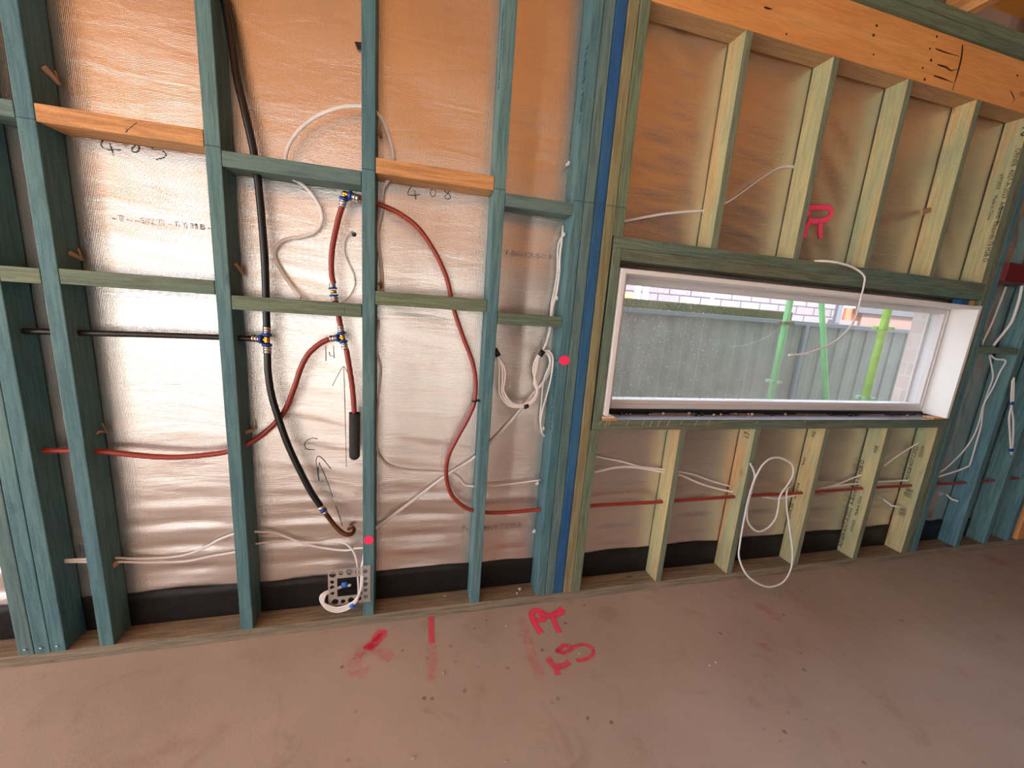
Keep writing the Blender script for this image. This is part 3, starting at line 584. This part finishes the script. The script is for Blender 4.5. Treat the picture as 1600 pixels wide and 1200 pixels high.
# bracket with coil
br = empty('mounting_bracket', at(545, 915, -.002), 'perforated galvanised steel mounting bracket nailed to the foot of the middle stud', 'bracket')
def punched(bm, x0, z0, x1, z1, holes, y=-.0028, th=.0012):
    """flat strip with punched round holes, bridged in a grid"""
    ww, hh = x1-x0, z1-z0; nx_ = max(2, int(ww/.0022)); nz_ = max(2, int(hh/.0022)); g = {}
    keep = [(cx, cz, r) for cx, cz, r in holes]
    for i in range(nx_+1):
        for j in range(nz_+1):
            p = Vector((x0+ww*i/nx_, y, z0+hh*j/nz_))
            for cx, cz, r in keep:
                d = math.hypot(p.x-cx, p.z-cz)
                if d > r*.6 and abs(d-r) < .0011 and d > 0: p.x = cx+(p.x-cx)*r/d; p.z = cz+(p.z-cz)*r/d
            g[i, j] = bm.verts.new(p)
    for i in range(nx_):
        for j in range(nz_):
            q = [g[i, j], g[i+1, j], g[i+1, j+1], g[i, j+1]]; c = sum((v.co for v in q), Vector())/4
            if any(math.hypot(c.x-cx, c.z-cz) < r*.97 for cx, cz, r in keep): continue
            bm.faces.new(q)
    for v in [v for v in bm.verts if not v.link_faces]: bm.verts.remove(v)
bx0, bx1, bz0, bz1 = -.1335, .018, .115, .262
def small(x0, x1, z, n, r=.0016): return [(x0+(x1-x0)*i/max(1, n-1), z, r) for i in range(n)]
S = .0
bars = []
h_top = [(-.117, .243, .0125), (-.088, .247, .0095), (-.058, .248, .0125), (-.030, .246, .0095)]
h_bot = [(-.110, .131, .0125), (-.082, .130, .0088), (-.053, .131, .0120), (-.024, .135, .0090)]
h_l = [(-.119, .213, .0075), (-.119, .191, .0085), (-.119, .168, .0075)]
h_r = [(.000, .245, .0085), (.001, .215, .0072), (.001, .192, .0085), (.001, .167, .0072), (.001, .140, .0085)]
bm = bmesh.new(); punched(bm, bx0, bz1-.036, -.018, bz1, h_top+small(-.072, -.046, .231, 4)+small(-.1, -.03, .2585, 3)); ob('bracket_bar', bm, GALV, br)
bm = bmesh.new(); punched(bm, bx0, bz0, -.0125, bz0+.036, h_bot+small(-.066, -.042, .1465, 4)+small(-.128, -.128, .12, 1)+small(-.095, -.03, .1175, 4)); ob('bracket_bar', bm, GALV, br)
bm = bmesh.new(); punched(bm, bx0, bz0+.0362, bx0+.032, bz1-.0362, h_l+[(-.1305, z, .0014) for z in (.16, .175, .205, .22)]); ob('bracket_bar', bm, GALV, br)
bm = bmesh.new(); punched(bm, -.0122, bz0+.002, bx1, bz1+.006, h_r+[(.0145, bz0+.012+.0125*i, .0014) for i in range(11)]); ob('bracket_bar', bm, GALV, br)
for b_ in [o for o in C.objects if o.name.startswith('bracket_bar')]:
    md = b_.modifiers.new('thick', 'SOLIDIFY'); md.thickness = .0012
for b_ in [o for o in C.objects if o.name.startswith('bracket_bar')]:
    for v in b_.data.vertices:
        w_ = base(b_) @ v.co; w_.x = -.153+(w_.x+.1335)*1.063; w_.z = .112+(w_.z-.115)*1.13; v.co = base(b_).inverted() @ w_
coil = empty('cable_coil', at(530, 950, -.012), 'small coil of white cable with blue tape hanging through the perforated bracket', 'cable coil', 'white cables')
for k in range(3):
    d = k*3.2
    tube('cable_strand', px([(576, 856+k, .06), (569+k, 864+k*2, .035), (567-k, 885, .01), (566-k, 915, -.008), (562, 928-d*.3, -.012-k*.003), (556, 941-d*.7, -.014), (545, 951-d, -.015), (528, 956-d, -.015), (512, 952-d, -.015), (502+d*.6, 941, -.014), (501+d, 932, -.012), (507+d*.5, 926+d*.4, -.006), (520, 921+d*.3, .006), (532, 917+d*.2, .015), (538, 914+k, .018)]), .0042, WHITEB, coil, ry=.0036, seg=8)
tapeob(at(551, 946, -.014), at(557, 940, -.013)-at(545, 951, -.015), .016, .0125, .009, BTAPE, coil)
tapeob(at(539, 914, .015), at(544, 915, .012)-at(534, 916, .018), .022, .011, .009, BTAPE, coil)
bm = bmesh.new(); rod(bm, at(543, 915, .013), at(548, 914, .010), .005); ob('wire_end', bm, CLIP, coil)
# window area cables
cable('flat white cable entering the foil bay at the left above the window', [(940, 352, .06), (985, 344, .08), (1010, 339, .085), (1040, 334, .085), (1070, 331, .085), (1098, 329, .09)], w=.0052, t=.0025)
cable('twisted flat white cable curving up behind the second short stud above the window', [(1098, 330, .085), (1134, 317, .08), (1155, 304, .08), (1185, 282, .07), (1210, 266, .07), (1228, 260, .08), (1245, 261, .093)], w=.0058, t=.0024, twist=lambda t: 1.2*math.sin(t*3))
cable('loose white cable hanging in front of the window glass from the head plate', [(1272, 408, .02), (1290, 408, -.01), (1312, 411, -.03), (1335, 419, -.04), (1350, 431, -.05), (1350, 445, -.05), (1344, 470, -.05), (1337, 495, -.05), (1325, 515, -.05), (1305, 533, -.05), (1285, 543, -.05), (1260, 552, -.05), (1232, 555, -.05)], w=.0048, t=.0028, m=WHITEB)
cable('long loose white cable hanging in two loops under the window down to the floor line', [(1172, 724, -.02), (1177, 734, -.02), (1179, 748, -.02), (1172, 775, -.025), (1167, 800, -.03), (1170, 818, -.03), (1183, 830, -.03), (1198, 826, -.03), (1211, 812, -.03), (1216, 795, -.03), (1219, 775, -.03), (1231, 757, -.03), (1239, 742, -.03), (1238, 727, -.03), (1228, 719, -.03), (1216, 715, -.03), (1203, 717, -.032), (1192, 726, -.034), (1185, 737, -.034), (1176, 757, -.034), (1168, 785, -.035), (1162, 815, -.04), (1156, 850, -.07), (1155, 872, -.09), (1166, 897, -.11), (1185, 912, -.115), (1204, 917, -.115), (1224, 909, -.11), (1236, 888, -.10), (1238, 860, -.075), (1233, 820, -.04), (1229, 790, -.01), (1230, 766, .0), (1236, 760, .03)], w=.0052, t=.0032, m=WHITEB)
cable('upper white cable in the first bay under the window, sloping down from the cluster', [(900, 706, .05), (935, 714, .08), (975, 722, .085), (1000, 729, .085), (1033, 733, .07), (1060, 737, .06), (1085, 742, .07), (1110, 751, .08), (1141, 760, .06)], w=.0040, t=.0024)
cable('wide white cable arching in the first bay under the window', [(900, 740, .06), (932, 737, .08), (960, 731, .083), (990, 730, .08), (1033, 737, .07), (1062, 742, .07), (1090, 754, .078), (1115, 762, .078), (1142, 768, .06), (1178, 773, .06), (1210, 779, .07), (1235, 776, .07), (1262, 766, .06)], w=.0058, t=.0026)
cable('white cable rising towards the stamped stud under the window', [(1262, 768, .06), (1285, 763, .07), (1310, 756, .078), (1335, 746, .078), (1350, 741, .06)], w=.0045, t=.0025)
cable('white cable just above the red pipe in the right bays under the window', [(1262, 770, .06), (1290, 762, .07), (1345, 755, .06), (1372, 753, .07), (1410, 751, .07), (1432, 750, .05)], w=.0055, t=.0026)
cable('short bright cable slanting up to the right end stud under the window sill plate', [(1382, 728, .085), (1400, 714, .083), (1425, 698, .07), (1436, 692, .05)], w=.0050, t=.0025)
# right bay cables
cable('thick white cable coming down from the dark red block at the far right', [(1597, 446, .03), (1592, 470, .035), (1582, 500, .04), (1570, 518, .045), (1556, 535, .05), (1552, 541, .05)], w=.009, t=.006)
cable('dull brown-white cable left of the thick one above the far right nogging', [(1572, 448, .07), (1562, 475, .075), (1550, 505, .075), (1538, 530, .07), (1535, 539, .06)], w=.007, t=.003)
cable('white cable kinking below the far right nogging then sweeping down left', [(1548, 555, .04), (1556, 561, .03), (1571, 564, .015), (1562, 582, .015), (1552, 605, .02), (1537, 632, .03), (1531, 655, .035), (1522, 680, .04), (1505, 705, .05), (1480, 730, .055), (1462, 742, .05)], w=.0055, t=.003)
cable('white cable falling straight beside the kinked one at the far right', [(1546, 555, .05), (1550, 575, .05), (1551, 592, .05), (1541, 620, .045), (1536, 640, .04), (1533, 665, .035), (1526, 690, .03), (1516, 724, .03), (1512, 729, .03), (1495, 736, .045), (1466, 745, .05)], w=.006, t=.003)
ch = empty('cable_drop', at(1582, 650, -.02), 'doubled white cable tail with two blue tape bands hanging at the far right edge', 'cable', 'white cables')
tube('cable_strand', px([(1584, 590, -.03), (1583, 625, -.03), (1577, 650, -.03), (1578, 680, -.03), (1580, 710, -.03)]), .006, WHITE, ch, ry=.004)
tube('cable_strand', px([(1582, 594, -.03), (1580, 630, -.03), (1583, 655, -.03), (1583, 680, -.03), (1581, 711, -.03)]), .006, WHITE, ch, ry=.004)
tapeob(at(1581, 630, -.03), Vector((0, 0, 1)), .02, .015, .008, BLUEP, ch); tapeob(at(1580, 703, -.03), Vector((0, 0, 1)), .02, .015, .008, BLUEP, ch)

# small cable clips on the cluster stud's side
def clip(x, y, Y, label, s=1.):
    c = at(x, y, Y); bm = bmesh.new()
    box(bm, c+Vector((-.012*s, -.006, -.006*s)), c+Vector((.0, .006, -.002*s)), .0008); box(bm, c+Vector((-.004*s, -.006, -.006*s)), c+Vector((.0, .006, .009*s)), .0008)
    sweep(bm, [c+Vector((-.012*s, 0, 0)), c+Vector((-.003, -.002, .004))], .0022, seg=8); sweep(bm, [c+Vector((-.006, -.005, .010*s)), c+Vector((0, .004, .002))], .002, seg=8)
    o = ob('cable_clip', bm, CLIP, loc=None); bmc = c
    o.data.transform(Matrix.Translation(-bmc)); o.location = bmc; return tag(o, label, 'clip', 'small clear clips')
for x, y, Y, l in ((889, 257, .055, 'small pale clip high on the cluster stud above the short nogging'), (882, 368, .04, 'small clear clip where two cables enter beside the cluster stud'),
                   (875, 425, .05, 'small clear clip halfway down the cable above the lower short nogging'), (871, 467, .045, 'small clear clip just above the lower short nogging'),
                   (850, 670, .045, 'small clear clip under the white cable loop on the cluster stud'), (841, 755, .05, 'small clear clip on the cluster stud just above the red pipe'),
                   (836, 830, .06, 'lowest small clear clip on the cluster stud, below the red pipe')): clip(x, y, Y, l)
# splinters where fasteners pierce the studs
def splinter(x, y, x2, y2, Y, label, w=.0035, fork=True, m=None):
    bm = bmesh.new(); a, b = at(x, y, Y-.03), at(x2, y2, Y); sweep(bm, smoothpath([a, a.lerp(b, .5)+Vector((.001, 0, .002)), b], 4), w*3, w*.6, 6, taper=lambda t: 1-.5*t)
    if fork:
        c = b+Vector((-.004, -.004, .035)); sweep(bm, [c, b], w*.8, w*.5, 6)
    bmesh.ops.recalc_face_normals(bm, faces=bm.faces)
    o = ob('wood_splinter', bm, m or SPLINT); o.data.transform(Matrix.Translation(-b)); o.location = b; return tag(o, label, 'splinter', 'torn splinters on studs')
splinter(66, 104, 93, 133, .075, 'forked wood splinter on the first single stud above the orange nogging')
splinter(106, 395, 129, 407, .075, 'forked wood splinter on the first single stud above the lower nogging')
splinter(367, 412, 380, 430, .07, 'torn splinter on the stud beside the black pipe above the lower nogging', .0025)
splinter(152, 676, 166, 676, .075, 'pale torn tab on the first single stud above the red pipe', .003)
splinter(383, 676, 398, 673, .075, 'pale torn tab beside the red pipe on the stud left of the black pipe', .003)
splinter(176, 884, 192, 876, .075, 'torn wood tab low on the first single stud beside the white cables', .004, False)
splinter(592, 205, 596, 216, .075, 'dark splinter high on the right side of the middle stud', .003)
splinter(593, 441, 596, 452, .075, 'dark splinter above the lower nogging on the right side of the middle stud', .003)
splinter(1440, 332, 1455, 328, .07, 'broken knot stub on the fourth short stud above the window', .006, False)
# black patches / torn foil hole
bm = bmesh.new(); c = at(553, 366, .0915)
bmesh.ops.create_cone(bm, segments=9, radius1=.009, radius2=.006, depth=.004, cap_ends=True, matrix=Matrix.Translation(c) @ Matrix.Rotation(math.pi/2, 4, 'X')); ob('torn_hole', bm, TAPE, foil)
bm = bmesh.new(); p = px([(554, 65), (567, 66), (567, 78), (559, 77)], .085); f = bm.faces.new([bm.verts.new(q) for q in p]); r = bmesh.ops.extrude_face_region(bm, geom=[f])
for v in [q for q in r['geom'] if isinstance(q, bmesh.types.BMVert)]: v.co.y += .01
o = ob('tape_tab', bm, TAPE); tag(o, 'small black tab on the foil high beside the middle stud', 'tape')
# bright plastic fixings through the foil
for (a, b, c_, l) in (((1380, 780), (1393, 790), (1412, 793), 'bright plastic fixing through the foil left of the right end stud'), ((1478, 772), (1487, 780), (1497, 783), 'bright plastic fixing through the foil beside the wide blue stud')):
    o = tube('plastic_fixing', [at(*a, .09), at(*b, .06), at(*c_, .03)], .005, SPIKE, seg=10, raw=True); tag(o, l, 'fixing', 'bright plastic fixings')
# nail heads at the foot of the triple stud
for x in (-1.127, -1.083, -1.038):
    for o_ in ((F1, F2, F3)[(-1.127, -1.083, -1.038).index(x)],):
        bm = bmesh.new(); sweep(bm, [Vector((x, .001, .07)), Vector((x, -.003, .068))], .0045, seg=12); ob('nail_head', bm, STEEL, o_)
# crumbs of plaster on the plate and floor
def crumb(p, s, label, m=CRUMB):
    bm = bmesh.new(); bmesh.ops.create_icosphere(bm, subdivisions=1, radius=s)
    for v in bm.verts: v.co = Vector((v.co.x*random.uniform(.8, 1.5), v.co.y*random.uniform(.7, 1.2), v.co.z*random.uniform(.5, .9)))
    zmin = min(v.co.z for v in bm.verts); o = ob('debris_crumb', bm, m, loc=(p.x, p.y, p.z-zmin)); return tag(o, label, 'debris', 'crumbs of debris')
for x, y, s in ((695, 932, .006), (812, 922, .008), (808, 928, .005)): crumb(atz(x, y, .0455), s, 'pale crumb of debris on the bottom plate, '+{695: 'right of the middle stud', 812: 'larger one just left of the cluster', 808: 'smaller one just left of the cluster'}[x])
for x, y, s in ((905, 1022, .004), (1108, 1040, .004), (1118, 1036, .005), (790, 1190, .004), (693, 1052, .006), (791, 979, .005), (645, 1185, .005)): crumb(atz(x, y, .0005), s, 'small pale crumb on the bare floor, '+{905: 'right of the lower pink scrawl', 1108: 'left one of a pair near the middle right', 1118: 'right one of a pair near the middle right', 790: 'at the bottom edge right of centre', 693: 'beside the foot of the long pink line', 791: 'left of the upper pink scrawl', 645: 'at the bottom edge left of centre'}[x])

# ---------------------------------------------------------------- the window
win = empty('window_1', (2.05, .1, 1.24), kind='structure')
def wb(name, lo, hi, m, bev=.0015, lab=None):
    o = boxob(name, lo, hi, m, win, bev)
    if lab: o['label'] = lab
    return o
FX0, FX1, FZ0, FZ1 = .99, 3.122, .935, 1.542
wb('reveal_board', (.972, -.012, .925), (.990, .105, 1.545), REV, .001); wb('reveal_board', (3.122, -.012, .915), (3.1405, .105, 1.548), REV, .001)
wb('reveal_board', (.990, -.012, 1.527), (3.122, .105, 1.545), REV, .001)
wb('window_frame', (.992, .106, .925), (1.064, .165, 1.545), ALU, .003); wb('window_frame', (3.088, .106, .925), (3.135, .165, 1.545), ALU, .003)
wb('window_frame', (1.0645, .106, 1.497), (3.0875, .165, 1.545), ALU, .003); wb('window_frame', (1.0645, .106, .925), (3.0875, .165, .970), ALU, .003)
wb('glazing_bead', (1.0645, .100, 1.512), (3.0875, .1055, 1.520), ALU, .001); wb('glazing_bead', (1.0645, .098, .942), (3.0875, .1055, .950), ALU, .001); wb('glazing_bead', (3.0995, .098, .942), (3.1065, .1055, 1.52), ALU, .001)
def glass():
    m = bpy.data.materials.new('dusty_window_glass'); m.use_nodes = True; t = m.node_tree; t.nodes.clear(); out = t.nodes.new('ShaderNodeOutputMaterial')
    g = t.nodes.new('ShaderNodeBsdfGlass'); g.inputs['IOR'].default_value = 1.45; g.inputs['Roughness'].default_value = 0
    tr = t.nodes.new('ShaderNodeBsdfTransparent'); gl = t.nodes.new('ShaderNodeBsdfGlossy'); gl.inputs['Roughness'].default_value = .01
    fr = t.nodes.new('ShaderNodeFresnel'); ge = t.nodes.new('ShaderNodeNewGeometry'); io = t.nodes.new('ShaderNodeMapRange'); io.inputs[3].default_value = 1.5; io.inputs[4].default_value = 1/1.5
    t.links.new(ge.outputs['Backfacing'], io.inputs[0]); t.links.new(io.outputs[0], fr.inputs[0]); mx = t.nodes.new('ShaderNodeMixShader')
    t.links.new(fr.outputs[0], mx.inputs[0]); t.links.new(tr.outputs[0], mx.inputs[1]); t.links.new(gl.outputs[0], mx.inputs[2]); tr.inputs[0].default_value = (.95, .96, .97, 1)
    df = t.nodes.new('ShaderNodeBsdfDiffuse'); df.inputs[0].default_value = (.85, .88, .9, 1); tc = t.nodes.new('ShaderNodeTexCoord')
    no = t.nodes.new('ShaderNodeTexNoise'); no.inputs['Scale'].default_value = 95; no.inputs['Detail'].default_value = 2; t.links.new(tc.outputs['Object'], no.inputs['Vector'])
    n2 = t.nodes.new('ShaderNodeTexNoise'); n2.inputs['Scale'].default_value = 2.2; n2.inputs['Detail'].default_value = 5; t.links.new(tc.outputs['Object'], n2.inputs['Vector'])
    rp = t.nodes.new('ShaderNodeValToRGB'); rp.color_ramp.elements[0].position = .62; rp.color_ramp.elements[1].position = .70; t.links.new(no.outputs[0], rp.inputs[0])
    rp.color_ramp.elements[1].color = (.5, .5, .5, 1)
    r2 = t.nodes.new('ShaderNodeValToRGB'); r2.color_ramp.elements[0].position = .3; r2.color_ramp.elements[1].position = .75; r2.color_ramp.elements[1].color = (.20, .20, .20, 1); t.links.new(n2.outputs[0], r2.inputs[0])
    sx = t.nodes.new('ShaderNodeSeparateXYZ'); t.links.new(tc.outputs['Object'], sx.inputs[0]); mr = t.nodes.new('ShaderNodeMapRange'); mr.inputs[1].default_value = -.9; mr.inputs[2].default_value = .1; mr.inputs[3].default_value = 1; mr.inputs[4].default_value = .06; t.links.new(sx.outputs[0], mr.inputs[0])
    mu = t.nodes.new('ShaderNodeMath'); mu.operation = 'MULTIPLY'; t.links.new(rp.outputs[0], mu.inputs[0]); t.links.new(mr.outputs[0], mu.inputs[1])
    ad = t.nodes.new('ShaderNodeMath'); ad.operation = 'ADD'; ad.use_clamp = True; t.links.new(mu.outputs[0], ad.inputs[0]); t.links.new(r2.outputs[0], ad.inputs[1])
    m2 = t.nodes.new('ShaderNodeMixShader'); t.links.new(ad.outputs[0], m2.inputs[0]); t.links.new(mx.outputs[0], m2.inputs[1]); t.links.new(df.outputs[0], m2.inputs[2]); t.links.new(m2.outputs[0], out.inputs[0])
    return m
wb('glass_pane', (1.060, .128, .965), (3.092, .130, 1.500), glass(), 0)
wb('outer_frame_lip', (3.070, .1655, .965), (3.092, .172, 1.50), ALU, .001)
# black strip painted in for the gap's shade, and flashing, under the frame
bm = bmesh.new(); box(bm, (.993, .096, .902), (3.12, .168, .924)); o = ob('gap_shade_strip', bm, TAPE); tag(o, 'black strip painted in for the shade in the gap under the window frame', 'shade strip')
fl = boxob('sill_flashing', (1.0, .002, .9003), (3.13, .095, .9035), FLASH, bev=.0005); tag(fl, 'thin grey metal flashing lying along the sill plate under the window', 'flashing')
for i in range(26):     # lumps of mortar in the dark gap
    x = random.uniform(1.1, 3.0); bm = bmesh.new(); bmesh.ops.create_icosphere(bm, subdivisions=1, radius=random.uniform(.004, .009)); o = ob('mortar_lump', bm, SPLINT if i % 2 else DPC, loc=(x, random.uniform(.055, .085), .9095)); tag(o, 'lumps of mortar lying in the dark gap under the window frame', 'debris', 'mortar lumps')
bm = bmesh.new(); box(bm, (.967, -.008, .9006), (1.035, .05, .9105), .001); o = ob('packer', bm, PINE); tag(o, 'lower orange timber packer under the left end of the window', 'packer', 'window packers')
bm = bmesh.new(); box(bm, (.969, -.006, .911), (1.025, .045, .9175), .001); o = ob('packer', bm, PRIM); tag(o, 'upper pale packer under the left reveal of the window', 'packer', 'window packers')
bm = bmesh.new(); box(bm, (3.04, .0, .904), (3.14, .05, .914), .001); o = ob('packer', bm, PINE); tag(o, 'orange timber packer under the right end of the window', 'packer', 'window packers')
bm = bmesh.new(); box(bm, (3.09, .02, 1.549), (3.135, .06, 1.576), .001); o = ob('packer', bm, PINE); tag(o, 'small orange packer above the right end of the window', 'packer', 'window packers')
bm = bmesh.new(); box(bm, (3.03, .02, 1.549), (3.0895, .06, 1.576), .001); o = ob('packer', bm, BLUE); tag(o, 'small blue packer above the right end of the window', 'packer', 'window packers')
# mortar dribbles on the sill front
DRIB = mat('dried_glue_dribble', (.34, .32, .22), .6)
for x0, L in ((.955, .02), (.985, .028), (1.0, .02), (1.09, .025), (1.17, .02), (1.21, .028), (1.25, .03), (1.30, .026), (1.37, .018), (1.45, .026), (1.52, .02), (1.80, .02), (2.1, .012)):
    bm = bmesh.new(); P = smoothpath([Vector((x0+.012, -.0008, .899)), Vector((x0+.006, -.0012, .899-L*.4)), Vector((x0, -.0009, .899-L))], 4); sweep(bm, P, .0022, .0008, 6); ob('glue_dribble', bm, DRIB, sill)

# ---------------------------------------------------------------- outside
GF = speck('grey_green_fence_steel', (.25, .28, .245), (.19, .22, .19), 6, .6); GC = mat('fence_capping', (.16, .20, .215), .5); MOSS = speck('moss', (.09, .10, .03), (.14, .15, .05), 40, .9, .8, dist=.01)
YF = 1.55
fence = empty('steel_fence', (3, YF, 0), 'grey-green ribbed steel fence seen through the window', 'fence')
bm = bmesh.new(); prof = []; x = -1.; k = 0
while x < 9.5:
    prof += [(x, 0), (x+.085, 0), (x+.105, .010), (x+.170, .010)]; x += .19
rows = [[bm.verts.new((a, YF+b, z)) for z in (-.25, 1.395)] for a, b in prof]
for A, B in zip(rows, rows[1:]): bm.faces.new((A[0], B[0], B[1], A[1]))
pn = ob('fence_panel', bm, GF, fence); md = pn.modifiers.new('thick', 'SOLIDIFY'); md.thickness = .002
for a in (-.83, 1.52, 3.87, 6.22, 8.5):
    bm = bmesh.new(); box(bm, (a-.022, YF-.03, -.25), (a+.022, YF-.001, 1.395), .002); ob('fence_post', bm, GC, fence)
bm = bmesh.new(); box(bm, (-1, YF-.03, 1.39), (9.5, YF+.06, 1.43), .004); ob('fence_capping', bm, GC, fence)
# mossy board lying behind and above the capping
bm = bmesh.new(); box(bm, (.8, YF+.08, 1.36), (3.78, YF+.16, 1.512), .01); o = ob('mossy_board', bm, MOSS); tag(o, 'mossy green board along the top of the fence left of the scaffold tube', 'board')
# scaffold tubes
SG1 = speck('mint_green_scaffold_paint', (.22, .55, .22), (.16, .45, .18), 9, .45); SG2 = speck('lime_scaffold_paint', (.36, .60, .07), (.25, .46, .06), 14, .45); SGD = mat('pale_green_bracket', (.25, .45, .25), .5)
RUST = speck('rusty_scaffold_clamp', (.16, .14, .06), (.10, .09, .05), 60, .8)
def pole(label, a, b, r, m, cl):
    d = (b-a).normalized(); a2 = Vector((a.x, a.y, a.z)); root = empty('scaffold_tube', b, label, 'scaffold tube')
    bm = bmesh.new(); sweep(bm, [a2, b], r, seg=20, ref=Vector((0, 1, 0))); bmesh.ops.recalc_face_normals(bm, faces=bm.faces); ob('tube_shaft', bm, m, root)
    for c, mm in cl:
        bm = bmesh.new(); sweep(bm, [c-d*.012, c+d*.012], r*1.15, seg=20)
        for ang in range(4):
            v = Vector((math.cos(ang*math.pi/2+.5), math.sin(ang*math.pi/2+.5), 0)); box(bm, c+v*(r*1.55)-Vector((.016, .016, .012)), c+v*(r*1.55)+Vector((.016, .016, .012)), .003)
        bmesh.ops.recalc_face_normals(bm, faces=bm.faces); ob('tube_bracket', bm, mm, root)
def vert(px_, py_, Y, z0, z1, dx=0): p = at(px_, py_, Y); return Vector((p.x-dx, Y, z0)), Vector((p.x, Y, z1)), p
a, b, p = vert(1216, 560, 1.05, -.25, 3.2)
pole('mint green scaffold tube with a rusty clamp, left of three through the window', a, b, .0242, SG1, [(Vector((p.x, 1.05, at(1228, 505, 1.05).z)), RUST), (Vector((p.x, 1.05, at(1209, 596, 1.05).z)), SGD)])
a = at(1291, 628, 1.25); b = at(1284, 478, 1.25); d = b-a
pole('thin leaning green scaffold brace in the middle of the window view', a-d*2.4, b+d*1.5, .0215, SG1, [])
a, b, p = vert(1368, 560, .66, -.25, 3.2)
pole('thick lime green scaffold tube at the right of the window view', a, b, .0255, SG2, [(Vector((p.x, .66, at(1383, 513, .66).z)), SG2), (Vector((p.x, .66, at(1352, 622, .66).z)), SGD)])
# neighbouring house beyond the fence
NB_ = brick_material('white_painted_brick', (.21, .18, .195), (.17, .15, .17), (.05, .04, .05), 1.7)
nh = empty('neighbour_house', (5, 4.4, 0), 'pale brick house beyond the fence, overexposed through the window', 'house')
bm = bmesh.new(); box(bm, (-6, 4.2, -.3), (16, 4.4, 3.4)); ob('house_wall', bm, NB_, nh)
def nbox(x0, y0_, x1, y1_, Y, m, name='wall_panel', th=.05):
    a, b = at(x0, y1_, Y), at(x1, y0_, Y); bm = bmesh.new(); box(bm, (min(a.x, b.x), Y, min(a.z, b.z)), (max(a.x, b.x), Y+th, max(a.z, b.z))); return ob(name, bm, m, nh)
nbox(962, 458, 990, 480, 4.0, mat('yellow_trim', (.75, .5, .15), .6)); nbox(958, 466, 988, 486, 3.94, mat('maroon_brick', (.30, .07, .07), .8))
nbox(993, 440, 1003, 486, 3.9, WHITEB, 'house_post', .1); nbox(1006, 440, 1016, 486, 3.9, mat('pale_blue_post', (.6, .72, .85), .5), 'house_post', .1)
nbox(1316, 470, 1342, 500, 3.9, mat('pale_siding', (.6, .6, .68), .6)); nbox(1319, 490, 1420, 500, 3.8, mat('red_brick_band', (.45, .13, .07), .8)); nbox(1340, 478, 1460, 488, 3.7, mat('dark_gap_band', (.08, .08, .09), .8)); nbox(1343, 486, 1460, 510, 3.75, mat('dull_brick_band', (.20, .12, .10), .8))
nbox(1312, 455, 1316, 505, 3.6, mat('dark_downpipe', (.1, .1, .12), .6), 'downpipe'); nbox(1111, 455, 1116, 495, 3.3, mat('grey_pipe', (.35, .37, .42), .6), 'downpipe')
